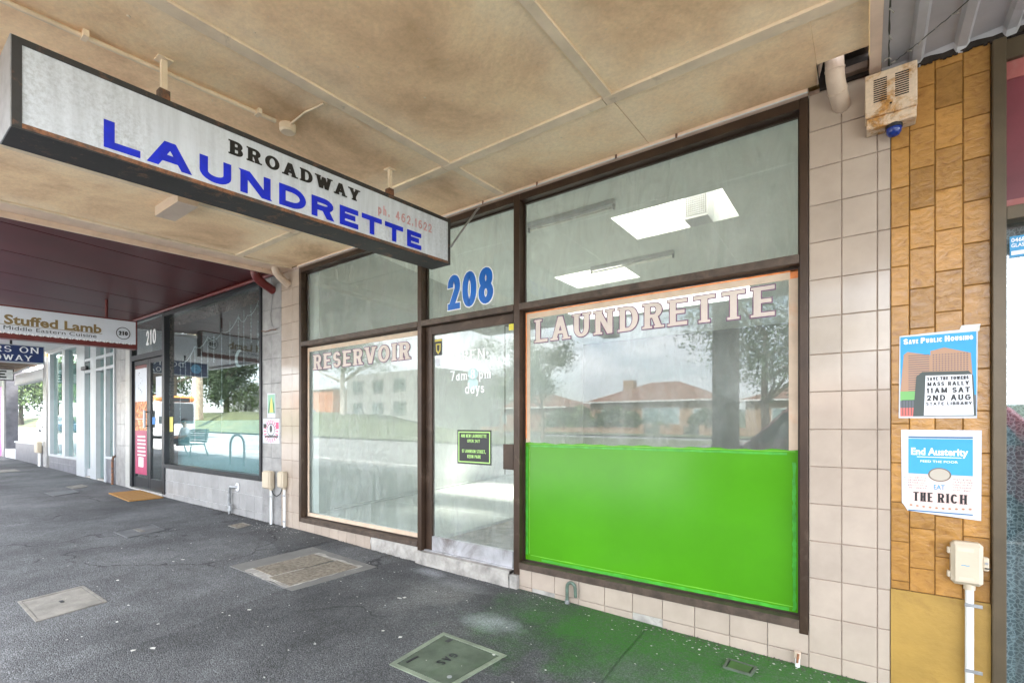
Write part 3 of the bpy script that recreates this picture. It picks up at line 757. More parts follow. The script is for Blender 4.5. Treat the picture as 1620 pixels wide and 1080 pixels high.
def brush(pts, w, mat, y):
    m = MB(); rnd = random.Random(int(abs(pts[0][0])*1000+pts[0][1]*100)); N_ = 40; V = []
    for i in range(N_+1):
        t = i/N_; x = pts[0][0]*(1-t)+pts[1][0]*t; z = pts[0][1]*(1-t)+pts[1][1]*t
        hz = abs(pts[1][0]-pts[0][0]) > abs(pts[1][1]-pts[0][1])
        a = w*rnd.uniform(.5,1.1); b = w*rnd.uniform(.5,1.1)
        V += [(x, y, z-a), (x, y, z+b)] if hz else [(x-a, y, z), (x+b, y, z)]
    m.add(V, [(2*i,2*i+2,2*i+3,2*i+1) for i in range(N_)]); m.build('brushed_edge', mat, gf)
brush([(-2.0,.275),(-.35,.272)], .012, mt['green_dark'], GY-.0050)
brush([(-2.1,.30),(-.33,.292)], .0035, mt['green_pale'], GY-.0054)
brush([(-.325,.27),(-.325,1.1)], .010, mt['green_dark'], GY-.0050)
brush([(-2.135,.3),(-2.135,1.14)], .012, mt['green_dark'], GY-.0050)
brush([(-2.1,1.145),(-.36,1.147)], .008, mt['green_dark'], GY-.0050)
brush([(-2.12,1.16),(-.32,1.162)], .003, mt['green_pale'], GY-.0054)
brush([(-2.11,.31),(-2.11,1.12)], .003, mt['green_pale'], GY-.0054)
# ceiling trim along the shopfront
tr = box('head_trim', mt['trim_cream'], shop, -5.24, -.252, -.03, .02, 3.087, 3.125, .004)
box('white_bead', mt['white'], shop, -5.2, -.252, -.034, -.0305, 3.086, 3.093)
for x in (-.95, -1.98, -2.5, -3.3, -1.35):
    MB().box(x-.006, x+.006, -.036, -.03, 3.085, 3.12).build('clip', mt['rust_heavy'], shop)

# interior
CZ_ = 3.5
lw = lambda y: -4.99-.15*y
m = MB(); m.add([(lw(.1),.1,-.1),(lw(9),9,-.1),(lw(9),9,4.4),(lw(.1),.1,4.4),(lw(.1)-.2,.1,-.1),(lw(9)-.2,9,-.1),(lw(9)-.2,9,4.4),(lw(.1)-.2,.1,4.4)],
                [(0,1,2,3),(4,7,6,5),(0,4,5,1),(3,2,6,7),(0,3,7,4),(1,5,6,2)]); m.build('party_wall', mt['int_wall'], shop)
box('party_wall', mt['int_wall'], shop, -.2, 0, .12, 9, -.1, 4.4)
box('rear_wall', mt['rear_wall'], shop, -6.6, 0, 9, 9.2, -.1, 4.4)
box('front_infill_wall', mt['int_wall'], shop, -6.0, -5.19, .36, .4, -.1, 3.6)
box('interior_floor', mt['int_floor'], shop, -6.5, -3.1, .1, 9, .1, .30)
box('interior_floor', mt['concrete'], shop, -3.099, -.2, .1, 9, .1, .27)
tube('skirting', mt['int_wall'], shop, [(lw(.3)+.012,.3,.315),(lw(8.9)+.012,8.9,.315)], .014)
for y in (1.15, 2.05, 2.95, 3.85, 4.75):
    box('floor_joint', M('floor joint', (.72,.76,.74), .5) if 'floor joint' not in bpy.data.materials else bpy.data.materials['floor joint'], shop, lw(y)+.05, -3.12, y, y+.02, .3, .3015)
holes = [(-2.2,-1.08,1.74,2.49), (-3.78,-2.73,3.2,3.95), (-4.8,-1.5,4.9,6.2)]  # third, rear opening is unseen, added to let more light into the room
ys = sorted({.07, 9.0} | {h[2] for h in holes} | {h[3] for h in holes})
for i in range(len(ys)-1):
    a, b = ys[i], ys[i+1]; hs = sorted((h[0], h[1]) for h in holes if h[2] < b-.001 and h[3] > a+.001); x = -6.6
    for h0, h1 in hs+[(-.0, 0)]:
        if h0-x > .01: box('interior_ceiling', mt['int_ceil'], shop, x, h0, a, b, CZ_, CZ_+.08)
        x = h1
for h in holes:
    s = MB(); t = .03; z0, z1 = CZ_+.001, 4.35
    s.box(h[0]-t,h[0],h[2]-t,h[3]+t,z0+.08,z1).box(h[1],h[1]+t,h[2]-t,h[3]+t,z0+.08,z1).box(h[0],h[1],h[2]-t,h[2],z0+.08,z1).box(h[0],h[1],h[3],h[3]+t,z0+.08,z1)
    s.build('skylight_shaft', mt['shaft'], shop)
m = MB(); x = -6.6
ys2 = sorted({.0, 9.2} | {h[2] for h in holes} | {h[3] for h in holes})
for i in range(len(ys2)-1):
    a, b = ys2[i], ys2[i+1]; hs = sorted((h[0], h[1]) for h in holes if h[2] < b-.001 and h[3] > a+.001); x = -6.6
    for h0, h1 in hs+[(.0, 0)]:
        if h0-x > .01: m.box(x, h0, a, b, 4.36, 4.42)
        x = h1
m.build('roof', mt['galv'], shop)
# front wall above the shop windows (behind the soffit) up to the parapet
box('upper_wall', mt['ochre_paint'], shop, -5.63, .09, .0, .0695, 3.13, 4.9)
# vent grille hanging in the first skylight
v = box('skylight_vent', mt['white'], shop, -1.56, -1.32, 2.18, 2.42, 3.47, 4.1, .004)
m = MB()
for i in range(11): x = -1.545+.021*i; m.box(x, x+.006, 2.168, 2.179, 3.5, 4.0)
for i in range(22): z = 3.5+.0225*i; m.box(-1.55, -1.33, 2.164, 2.1675, z, z+.007)
m.build('grille', mt['galv'], v)
MB().box(-1.55,-1.33,2.1792,2.18-.0002,3.5,4.0).build('grille_backing', mt['black'], v)
for x0, x1, y, lab in ((-3.0,-1.98,1.36,'slim batten light fitting with bare tube on shop ceiling, left of the vented skylight'), (-3.12,-1.96,3.1,'slim batten light fitting on shop ceiling in front of the rear skylight')):
    t = T('batten_light', lab, 'ceiling light', ((x0+x1)/2, y, CZ_), 'batten lights on the laundrette ceiling')
    box('housing', mt['white'], t, x0, x1, y-.03, y+.03, CZ_-.045, CZ_, .004)
    tube('tube', mt['shaft'], t, [(x0+.03,y,CZ_-.075),(x1-.03,y,CZ_-.075)], .013)
    for x in (x0, x1-.02): box('lamp_holder', mt['galv'], t, x, x+.02, y-.018, y+.018, CZ_-.095, CZ_-.045, .003)

# ------------------------------------------------------------------ laundrette awning
aw = T('laundrette_awning', 'cream street awning over the laundrette, stained sheet soffit with cover battens', 'awning', (-2.8, -1.8, 3.05))
SZ = lambda y: 3.112+.037*y
def slab(x0, x1, y0, y1, t=.012, dz=0):   # a sloping sheet under the roof
    return MB().add([(x0,y0,SZ(y0)+dz),(x1,y0,SZ(y0)+dz),(x1,y1,SZ(y1)+dz),(x0,y1,SZ(y1)+dz),(x0,y0,SZ(y0)+dz+t),(x1,y0,SZ(y0)+dz+t),(x1,y1,SZ(y1)+dz+t),(x0,y1,SZ(y1)+dz+t)],
                    [(3,2,1,0),(4,5,6,7),(0,1,5,4),(1,2,6,5),(2,3,7,6),(3,0,4,7)])
xs_ = [-5.58, -4.26, -2.31, -1.125, .012]
for i in range(4):
    for y0, y1 in ((-3.55,-.622), (-.618,-.032)):
        if i == 3 and y1 > -.1:
            slab(xs_[i]+.002, -.2, y0, y1).build('soffit_sheet', mt['soffit'], aw)
            slab(-.198, xs_[i+1], y0, -.215).build('soffit_sheet', mt['soffit'], aw)
        else: slab(xs_[i]+.002, xs_[i+1]-.002, y0, y1).build('soffit_sheet', mt['soffit'], aw)
for x, w, y0, y1 in ((-1.125,.05,-3.55,-.65), (-2.31,.07,-3.55,-.652), (-2.3,.055,-.58,-.06), (-4.26,.05,-3.55,-.652), (-5.36,.04,-3.55,-.03)):
    slab(x-w/2, x+w/2, y0, y1, .012, -.0125).build('batten', mt['batten'], aw)
for x0, x1 in ((-5.34,-4.29), (-4.28,-2.36), (-2.355,-1.16), (-1.155,-.01)):
    slab(x0, x1, -.65, -.58, .014, -.0145).build('batten', mt['batten'], aw)
slab(-5.58, -5.38, -3.55, .0, .014, -.0142).build('edge_board', mt['trim_cream'], aw)
slab(-5.6, -5.575, -3.55, -.0, .10, -.06).build('edge_board', mt['trim_cream'], aw)
slab(.014, .06, -3.6, -.004, .12, -.045).build('edge_beam', mt['trim_cream'], aw)
slab(-5.6, .06, -3.75, -3.56, .45, -.06).build('fascia', mt['white'], aw)
MB().add([(-5.6,-3.75,3.5),(.06,-3.75,3.5),(.06,0,3.6),(-5.6,0,3.6),(-5.6,-3.75,3.53),(.06,-3.75,3.53),(.06,0,3.63),(-5.6,0,3.63)],[(3,2,1,0),(4,5,6,7),(0,1,5,4),(1,2,6,5),(2,3,7,6),(3,0,4,7)]).build('roof_sheet', mt['galv'], aw)
# hole in the soffit corner, its shade put into the dark boards behind
MB().box(-.2,.012,-.215,.0,3.2,3.22).build('roof_cavity', mt['dark_hole'], aw)
MB().box(-.2,.012,-.012,.004,3.09,3.2).box(-.2,-.197,-.21,.0,3.1,3.2).build('cavity_side', mt['dark_hole'], aw)
MB().box(-.15,.01,-.06,-.02,3.1,3.135,.004).build('cavity_joist', mt['timber'], aw)
m = MB(); m.add([(-.21,-.03,3.1),(-.17,-.225,3.105),(-.1,-.235,3.1),(.01,-.225,3.1),(.01,-.215,3.12),(-.2,-.215,3.12)],[(0,1,5),(1,2,4,5),(2,3,4)]); m.build('broken_sheet_edge', mt['trim_cream'], aw)
# screws and little chips on the soffit
m = MB(); rnd = random.Random(3)
for i in range(46):
    x = rnd.uniform(-5.2,-.1); y = rnd.uniform(-2.9,-.1); m.ball((x, y, SZ(y)-.001), rnd.uniform(.004,.009), rnd.uniform(.004,.009), .002, 6, 4)
m.build('soffit_screws', mt['batten'], aw, kind='stuff')
# conduit with junction box on the soffit
cd = T('ceiling_conduit', 'thin painted electrical conduit crossing the soffit to a round junction box', 'conduit', (-2.74,-2.2,3.04))
def cz(x, y, d=.014): return (x, y, SZ(y)-d)
tube('pipe', mt['batten'], cd, [cz(-2.79,-3.4), cz(-2.775,-2.64), cz(-2.72,-1.62)], .011)
tube('pipe', mt['batten'], cd, [cz(-2.70,-1.55,.012), cz(-2.52,-1.56,.010), cz(-2.37,-1.54,.01)], .006)
tube('junction_box', mt['batten'], cd, [cz(-2.725,-1.545,0), cz(-2.725,-1.545,.036), cz(-2.725,-1.545,.045)], [.045,.045,.036], 16)
for y in (-2.9, -2.45, -1.72):
    MB().box(-2.80+(y+2.9)*.05,-2.75+(y+2.9)*.05,y-.01,y+.01,SZ(y)-.028,SZ(y)).build('saddle_clip', mt['batten'], cd)
# open ended channel on the soffit beyond the sign
ch = T('ceiling_channel', 'short rusty ended steel channel under the soffit behind the hanging sign', 'bracket', (-4.45,-1.5,3.04))
MB().prism([(-1.60,SZ(-1.6)-.08),(-1.46,SZ(-1.46)-.08),(-1.46,SZ(-1.46)-.002),(-1.60,SZ(-1.6)-.002)], 'x', -4.60, -4.15).build('channel', mt['pvc'], ch)
MB().prism([(-1.598,SZ(-1.6)-.078),(-1.462,SZ(-1.46)-.078),(-1.462,SZ(-1.46)-.004),(-1.598,SZ(-1.6)-.004)], 'x', -4.606, -4.60).build('end_plate', mt['vent_metal'], ch)

# ------------------------------------------------------------------ hanging LAUNDRETTE sign
sg = T('hanging_sign', 'long white lightbox sign reading BROADWAY LAUNDRETTE in black and blue under the awning', 'sign', (-2.68,-1.5,2.6))
X0, X1 = -2.78, -2.58; SL = .0445
def sz(y, top): return (2.878 if top else 2.532)+SL*(y+.33)
def sbox(y0, y1, f0, f1, x0, x1):   # f0,f1 = heights as functions of y
    v = []
    for x in (x0, x1):
        v += [(x,y0,f0(y0)),(x,y1,f0(y1)),(x,y1,f1(y1)),(x,y0,f1(y0))]
    return v, [(0,1,2,3),(7,6,5,4),(0,4,5,1),(1,5,6,2),(2,6,7,3),(3,7,4,0)]
B = lambda y: sz(y,0); Tt = lambda y: sz(y,1)
def sp(name, mat, *a): return MB().add(*sbox(*a)).build(name, mat, sg)
sp('bottom_panel', mt['rust_frame'], -2.70, -.33, B, lambda y: B(y)+.006, X0, X1)
sp('top_panel', mt['rust_frame'], -2.70, -.33, lambda y: Tt(y)-.006, Tt, X0, X1)
sp('frame_rail', mt['rust_heavy'], -2.672, -.352, lambda y: B(y)+.006, lambda y: B(y)+.024, X1-.03, X1+.002)
sp('frame_rail', mt['rust_frame'], -2.672, -.352, lambda y: Tt(y)-.026, lambda y: Tt(y)-.006, X1-.03, X1+.002)
sp('frame_rail', mt['rust_frame'], -2.672, -.352, lambda y: B(y)+.006, lambda y: B(y)+.024, X0-.002, X0+.03)
sp('frame_rail', mt['rust_frame'], -2.672, -.352, lambda y: Tt(y)-.026, lambda y: Tt(y)-.006, X0-.002, X0+.03)
for x0, x1 in ((X1-.03,X1+.003),(X0-.003,X0+.03)):
    sp('frame_post', mt['rust_frame'], -2.70, -2.672, lambda y: B(y)+.006, lambda y: Tt(y)-.006, x0, x1)
    sp('frame_post', mt['rust_frame'], -.352, -.33, lambda y: B(y)+.006, lambda y: Tt(y)-.006, x0, x1)
sp('end_cap', mt['galv'], -2.704, -2.7002, B, Tt, X0, X1)
sp('end_cap', mt['rust_frame'], -.3298, -.326, B, Tt, X0, X1)
s = N('dirty white acrylic'); v = s.coord()
n1 = s.noise(v, 1.7, 5, .6); n2 = s.noise(v, 55, 6, .75); st_ = s.noise(s.coord(scale=(1,14,1.2)), 1.5, 5, .6)
gm = s.math('MULTIPLY', s.ramp(n1, [(.42,0),(.62,1)]), s.ramp(n2, [(.42,0),(.65,.85)]))
c = s.mix(s.math('MULTIPLY', gm, .6), (.60,.63,.67), (.2,.2,.19)); c = s.mix(1, c, s.ramp(st_, [(.35,.86),(.6,1.03)]), 'MULTIPLY')
s.col(c); s.p.inputs['Roughness'].default_value = .38; mt['sign_face'] = s.m
face = sp('sign_face', mt['sign_face'], -2.672, -.352, lambda y: B(y)+.024, lambda y: Tt(y)-.026, X1-.006, X1-.002)
sp('sign_face', mt['sign_face'], -2.672, -.352, lambda y: B(y)+.024, lambda y: Tt(y)-.026, X0+.002, X0+.006)
plane = lambda y0, z0, k=SL: side_plane(X1-.0014, y0, z0, k)
m = MB(); word(m, 'LAUNDRETTE', 0, 0, 1.81, .117, plane(-2.438,2.476), .16, .135, .17, 0, gmul=1.4); m.build('lettering', mt['blue_letter'], face)
m = MB(); word(m, 'BROADWAY', 0, 0, .775, .072, plane(-1.933,2.670,.048), .17, .095, .24, .10); m.build('lettering', mt['black_letter'], face)
m = MB(); word(m, 'ph. 462.1622', 0, 0, .487, .062, plane(-1.012,2.692), .085, .085, .2, gmul=.8); m.build('lettering', mt['red_faded'], face)
for y in (-2.18, -.83):
    t0 = SZ(y); box('hanger_rod', mt['batten'], sg, -2.69, -2.668, y-.012, y+.012, Tt(y)+.05, t0)
    box('hanger_bracket', mt['rust_heavy'], sg, -2.705, -2.66, y-.022, y+.022, Tt(y)-.002, Tt(y)+.09, .002)
    box('hanger_plate', mt['batten'], sg, -2.71, -2.65, y-.03, y+.03, t0-.006, t0+.002)
tube('brace_rod', mt['galv'], sg, [(-2.56,-.345,2.66),(-2.55,-.06,3.03),(-2.55,-.02,3.07)], .008)
# ------------------------------------------------------------------ right neighbour
rs = T('right_shop', 'neighbouring shop with ochre tiled pier, olive frame and lace curtained window', 'shop', (.4, 0, 0))
pier(rs, .1, [.072, .095, .099, .094], .50, 3.08, .60, mt['ochre_tile'], mt['grout_ochre'], jit=[.135,.015,.083,.0], pitch=.194, name='tiled_pier')
MB().box(.1, .459, -.004, .0078, -.3, .4985).build('painted_render', mt['ochre_paint'], rs)
box('window_frame', mt['olive'], rs, .4605, .506, -.03, .1, -.1, 3.04, .003)
box('window_frame', mt['olive'], rs, .506, 3.4, -.02, .1, 2.225, 2.285, .003)
box('window_frame', mt['olive'], rs, .506, 3.4, -.0, .1, 2.95, 3.04, .003)
box('window_frame', mt['olive'], rs, .506, 3.4, -.02, .1, .0, .1, .003)
box('window_frame', mt['olive'], rs, 3.4, 3.46, -.02, .1, -.1, 3.04, .003)
mpan = M('dusty maroon panel', (.16,.035,.045), .35, var=.2, scale=3, dirt=.25, dcol=(.4,.25,.25), dscale=4, dthr=.62)
mred = M('pale red border', (.33,.1,.09), .4, var=.15, dirt=.3, dcol=(.5,.3,.28), dscale=9)
box('panel', mpan, rs, .506, 3.4, .03, .04, 2.285, 2.95)
box('panel_border', mred, rs, .506, 3.4, .024, .0298, 2.87, 2.95); box('panel_border', mred, rs, .506, 3.4, .024, .0298, 2.285, 2.325)
s = N('lace curtain'); v = s.coord(scale=(60,1,60)); vo = s.t.nodes.new('ShaderNodeTexVoronoi'); vo.feature = 'DISTANCE_TO_EDGE'; vo.inputs['Scale'].default_value = 1.0; s.l(v, vo.inputs['Vector'])
w = s.ramp(vo.outputs[0], [(.04,1),(.14,0)]); n_ = s.noise(s.coord(scale=(9,1,.5)), 1.6, 4, .6)
s.col(s.mix(w, s.ramp(n_, [(.3,(.075,.10,.12)),(.7,(.2,.24,.26))]), s.ramp(n_, [(.3,(.3,.34,.37)),(.7,(.55,.58,.6))])))
s.p.inputs['Roughness'].default_value = .9; mt['lace'] = s.m
m = MB(); n = 150
for i in range(n+1):
    x = .506+2.89*i/n; y = .13+.018*sin(x*38)+.008*sin(x*91); m.v += [(x, y, .1), (x, y, 2.225)]
for i in range(n): m.f.append((2*i, 2*i+2, 2*i+3, 2*i+1))
m.build('lace_curtain', mt['lace'], rs, smooth=True)
box('window_pane', mt['glass_dark'], rs, .5065, 3.3995, .05, .056, .1005, 2.2245)
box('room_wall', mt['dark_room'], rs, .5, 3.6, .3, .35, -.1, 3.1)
box('upper_wall', mt['ochre_paint'], rs, .1, 3.6, .012, .1, 3.101, 4.9)
box('head_gap_filler', mt['dark_hole'], rs, .101, 3.6, .012, .1, 3.0405, 3.1005)  # dark filler added to close off the bright gap above the frames
m = MB(); q = facing_street(.047); rect(m, .528, .66, 2.07, 2.165, q); st = m.build('glazier_sticker', M('bright blue sticker', (.03,.28,.55), .4), rs)
m = MB(); font_text(m, '0468', .533, 2.138, .045, .018, q, .02, .001); font_text(m, 'GLASS', .533, 2.115, .05, .016, q, .02, .001); rect(m, .533, .65, 2.08, 2.098, q, .0008); m.build('lettering', mt['white_letter'], st)
# corrugated awning on the right
ra = T('right_awning', 'corrugated pale steel awning with a ragged rusty edge, right of the cream soffit', 'awning', (1.8,-1.8,3.1))
m = MB(); prof = []; x = .062
while x < 3.6:
    prof += [(x,3.085),(x+.105,3.085),(x+.118,3.062),(x+.15,3.062),(x+.163,3.085)]; x += .163
rndc = random.Random(5)
for (px, pz) in prof:
    e = .0+rndc.uniform(-.012,.012)
    m.v += [(px,-3.6,pz-.02),(px,-.03+e,pz+.0),(px,-.01+e,pz-.018)]
for i in range(len(prof)-1):
    for j in range(2): a = 3*i+j; m.f.append((a, a+3, a+4, a+1))
m.build('corrugated_sheet', mt['corr'], ra)
MB().box(.062,3.6,-3.7,-3.6,3.0,3.35).build('fascia', mt['white'], ra)
MB().box(.062,3.6,-3.6,-.0,3.13,3.15).build('roof_sheet', mt['galv'], ra)
m = MB(); rnd = random.Random(9); 
for i in range(50):
    x = .105+i*.01; m.box(x, x+.012, -.014, -.002, 3.052-.014*rnd.random(), 3.075)
m.build('dark_gap', mt['dark_hole'], ra)  # dark strips painted as the shade of the gap below the sheet
# fairy light strings under it
wire = M('dark green wire', (.03,.04,.03), .6)
bulb = M('clear small bulb', (.3,.28,.24), .2)
def fairy(lab, pts, seed):
    t = T('fairy_lights', lab, 'fairy lights', pts[0], 'unlit fairy light strings under the corrugated awning'); rnd = random.Random(seed)
    P = []; 
    for i in range(len(pts)-1):
        for k in range(12):
            f = k/12; a, b = pts[i], pts[i+1]; P.append(tuple(a[j]*(1-f)+b[j]*f+rnd.uniform(-.002,.002) for j in range(3)))
    P.append(pts[-1]); tube('wire', wire, t, P, .0022, 5)
    for i in range(2, len(P), 5):
        p = P[i]; d = (rnd.uniform(-.02,.02), rnd.uniform(-.02,.02), -.012); tube('bulb', bulb, t, [p, tuple(p[j]+d[j] for j in range(3))], .003, 6)
fairy('dark wire of fairy lights hanging straight beside the cream edge beam', [(.075,-1.6,3.02),(.082,-.5,3.05),(.088,-.08,3.055)], 1)
fairy('second dark wire of fairy lights twisted along the edge beam', [(.08,-1.6,3.022),(.078,-.5,3.048),(.092,-.08,3.052)], 4)
fairy('dark wire of fairy lights slanting away to the right from the vent box', [(.096,-.085,3.055),(.203,-.2,3.05),(.31,-.33,3.045),(.6,-.75,3.03)], 2)

# alarm siren box with blue strobe
al = T('alarm_box', 'rust speckled cream alarm siren box with a blue strobe under it', 'alarm box', (.1,-.06,2.95))
k = .965
a0, a1, z0, z1 = -.004, .196, 2.80, 3.03
box('casing', mt['vent_metal'], al, a0, a1, -.10, -.012, z0+.02, z1, .004)
box('base_plate', mt['vent_metal'], al, a0+.006, a1-.002, -.088, -.002, z0-.03, z0+.02, .003)
for u0, u1 in ((.03,.082),(.113,.165)):
    for i in range(11): z = 2.885+.0105*i; box('louvre_slot', mt['dark_hole'], al, u0, u1, -.1012, -.1003, z, z+.006)
MB().ball((.097,-.1,2.862),.005,.003,.005,10,6).build('lock_hole', mt['dark_hole'], al)
bl = M('blue strobe lens', (.008,.03,.2), .15)
tube('strobe_base', mt['black'], al, [(.11,-.055,2.772),(.11,-.055,2.755)], [.034,.034], 18)
m = MB(); m.tube([(.11,-.055,2.755),(.11,-.055,2.735),(.11,-.055,2.722),(.11,-.055,2.717)], [.031,.030,.021,.006], 18); m.build('strobe', bl, al, smooth=True)
# pvc elbows
def elbow(name, lab, pts, r, mat, loc, bands=True):
    t = T(name, lab, 'downpipe', loc)
    P = []
    for i in range(len(pts)-2):
        a, b, c = pts[i:i+3]
        for k_ in range(8):
            f = k_/8; P.append(tuple((1-f)**2*(a[j]+b[j])/2+2*f*(1-f)*b[j]+f*f*(b[j]+c[j])/2 for j in range(3)))
    P = [pts[0]]+P+[pts[-1]]; tube('pipe', mat, t, P, r, 18)
    if bands:
        for q in (len(P)//3, 2*len(P)//3):
            a, b = P[q], P[q+1]; d = [b[j]-a[j] for j in range(3)]; l = math.sqrt(sum(x*x for x in d)); d = [x/l*.004 for x in d]
            tube('pipe_joint', mat, t, [tuple(a[j]-d[j] for j in range(3)), tuple(a[j]+d[j] for j in range(3))], r+.003, 18)
    return t
elbow('downpipe', 'fat cream plastic pipe elbow dropping from the broken soffit into the pink pier', [(-.128,-.16,3.22),(-.128,-.155,3.12),(-.125,-.13,3.04),(-.11,-.045,2.99),(-.10,.03,2.975)], .041, mt['pvc'], (-.11,-.08,3.0))
elbow('downpipe', 'cream pipe elbow at the top of the left pink pier', [(-5.45,-.17,3.12),(-5.45,-.165,3.05),(-5.45,-.12,3.0),(-5.45,0,2.93)], .04, mt['pvc'], (-5.45,-.08,3.0))
elbow('downpipe', 'maroon pipe elbow beside the grey tiled pier', [(-5.75,-.25,3.14),(-5.75,-.25,3.07),(-5.78,-.2,3.0),(-5.8,.0,2.92)], .05, mt['maroon_trim'], (-5.78,-.1,3.0))
# hooked galvanised overflow pipe below green window
hk = T('hooked_pipe', 'small painted pipe bent like a walking stick below the green window', 'pipe', (-1.68,-.03,.03))
P = [(-1.725,-.03,-.02),(-1.725,-.03,.15)]+[(-1.6925-.0325*cos(pi*i/8),-.03,.155+.034*sin(pi*i/8)) for i in range(1,8)]+[(-1.66,-.03,.15),(-1.662,-.02,.09)]
tube('pipe', M('green painted pipe', (.09,.13,.1), .45, var=.35, scale=30), hk, P, .012)
tube('pipe_collar', mt['galv'], hk, [(-1.725,-.03,.03),(-1.725,-.03,.06)], .017)
st = T('pipe_stub', 'short white pipe stub at the foot of the pink pier', 'pipe', (-.30,-.02,.0))
tube('pipe', mt['pvc_white'], st, [(-.30,-.03,-.03),(-.30,-.03,.05)], .012); tube('cap', mt['pvc'], st, [(-.30,-.03,.05),(-.30,-.03,.085)], .016); tube('wire', mt['rust_heavy'], st, [(-.30,-.045,.03),(-.295,-.045,.08)], .006)

# electrical boxes
def ebox(lab, x0, x1, z0, z1, cx_, ground, lid=True, grp=None, mat=None, depth=.06, mark=False):
    t = T('electrical_box', lab, 'junction box', ((x0+x1)/2,-.04,z0), grp); mat = mat or mt['box_cream']
    box('body', mat, t, x0, x1, -depth, -.002, z0, z1, .014)
    box('lid', mat, t, x0+.012, x1-.014, -depth-.006, -depth-.0005, z0+.014, z1-.014, .004)
    tube('conduit', mt['pvc_white'], t, [(cx_,-.03,z0+.004),(cx_,-.03,gz(cx_)-.03)], .0155, 12)
    tube('conduit_collar', mat, t, [(cx_,-.03,z0+.002),(cx_,-.03,z0-.022)], .021, 12)
    zz = z0-.09
    while zz > gz(cx_)+.05:
        box('saddle', mt['galv'], t, cx_-.018, cx_+.042, -.05 if 0 else -.048, -.0465, zz-.008, zz+.008, .0005)
        tube('saddle_screw', mt['galv'], t, [(cx_+.033,-.05,zz),(cx_+.033,-.046,zz)], .006, 8); zz -= .30
    return t
t = ebox('cream plastic switch box with hinged lid on the ochre tiled pier', .318, .428, .58, .776, .384, 0)
for z in (.62,.73): box('hinge', mt['box_cream'], t, .306, .32, -.045, -.02, z-.014, z+.014, .003)
box('latch', mt['box_cream'], t, .427, .447, -.05, -.022, .655, .715, .004)
tube('latch_pin', mt['black'], t, [(.432,-.055,.668),(.452,-.055,.668)], .003, 6)
tube('latch_screw', mt['galv'], t, [(.438,-.054,.69),(.438,-.05,.69)], .006, 8)
m = MB(); q = facing_street(-.0668)
font_text(m, '~', .352, .665, .028, .02, q, .01); m.build('pen_mark', M('blue ink', (.05,.3,.5), .6), t)
for r in ((.34,.395,.735,.752),(.345,.395,.606,.618)): box('moulded_label', M('moulded cream plastic', (.6,.5,.37), .45) if 'moulded cream plastic' not in bpy.data.materials else bpy.data.materials['moulded cream plastic'], t, r[0], r[1], -.0672, -.0664, r[2], r[3], .0003)
t = ebox('cream meter box with white conduit at the edge of the grey tiled pier', -5.93, -5.76, .53, .745, -5.80, 0, depth=.075)
t2 = ebox('cream meter box with white conduit on the left pink pier', -5.58, -5.47, .565, .755, -5.50, 0, depth=.075)
tube('looping_cable', mt['black'], t, [(-5.79,-.03,.52),(-5.74,-.035,.47),(-5.66,-.04,.45),(-5.58,-.035,.49),(-5.54,-.03,.56)], .006, 6)

# posters
def poster(lab, pts, y=-.0035, bend=.0):
    t = T('poster', lab, 'poster', (sum(p[0] for p in pts)/len(pts), y, sum(p[1] for p in pts)/len(pts)))
    m = MB(); m.prism(pts, 'y', y, y+.0015); m.build('paper_sheet', mt['paper'], t); return t
col = lambda n, c: bpy.data.materials.get(n) or M(n, c, .6, var=.05, bump=.1, bscale=9)
t = poster('protest poster SAVE PUBLIC HOUSING with tower blocks on blue sky, taped to ochre tiles', [(.131,1.345),(.413,1.343),(.416,1.758),(.134,1.748)])
q = facing_street(-.0037)
m = MB(); rect(m, .137, .411, 1.353, 1.742, q); m.build('printed_sky', col('poster blue', (.04,.32,.62)), t)
m = MB(); sheet(m, [(.137,1.47),(.20,1.44),(.25,1.44),(.25,1.645),(.165,1.668),(.15,1.655)], q, .0003); sheet(m, [(.255,1.50),(.40,1.50),(.392,1.645),(.30,1.678),(.25,1.665),(.25,1.50)], q, .0003); tw = m.build('printed_towers', col('poster brick', (.42,.25,.16)), t)
m = MB()
for i in range(17): z = 1.648-.0108*i; rect(m, .168, .246, z-.002, z+.002, q, .0006)
for i in range(12):
    for j in range(13): x = .258+.0108*i; z = 1.645-.0105*j; rect(m, x, x+.006, z-.0025, z+.0025, q, .0006)
m.build('printed_windows', col('poster window', (.16,.13,.14)), tw)
m = MB(); rect(m, .137, .41, 1.353, 1.45, q, .0008); m.build('printed_ground', col('poster grey', (.13,.14,.16)), t)
m = MB(); rect(m, .137, .205, 1.43, 1.475, q, .0011); m.build('printed_grass', col('poster green', (.18,.42,.14)), t)
m = MB(); rect(m, .137, .19, 1.353, 1.395, q, .0011); m.build('printed_kerb', col('poster red', (.62,.16,.14)), t)
m = MB(); sheet(m, [(.185,1.353),(.409,1.353),(.40,1.54),(.385,1.562),(.22,1.567),(.198,1.545)], q, .0013); m.build('printed_bollard', col('poster dark', (.07,.085,.08)), t)
m = MB()
for i in range(5): rect(m, .145+.011*i, .1475+.011*i, 1.358, 1.43, q, .0016)
rect(m, .143, .193, 1.43, 1.433, q, .0016); m.build('printed_railing', col('poster dark', (.07,.085,.08)), t)
m = MB(); sheet(m, [(.226,1.357),(.402,1.357),(.395,1.545),(.232,1.548)], q, .0017); pn = m.build('printed_panel', col('poster white', (.76,.78,.82)), t)
m = MB()
for tx, u, v_, w_, h_ in (('SAVE THE TOWERS',.238,1.524,.146,.016),('MASS RALLY',.238,1.497,.148,.019),('11AM SAT',.236,1.463,.154,.025),('2ND AUG',.236,1.427,.156,.027),('STATE LIBRARY',.234,1.405,.162,.015)):
    word(m, tx, u, v_, w_, h_, q, .115, .10, .2, 0, .0021)
m.build('lettering', mt['black_letter'], pn)
m = MB(); 
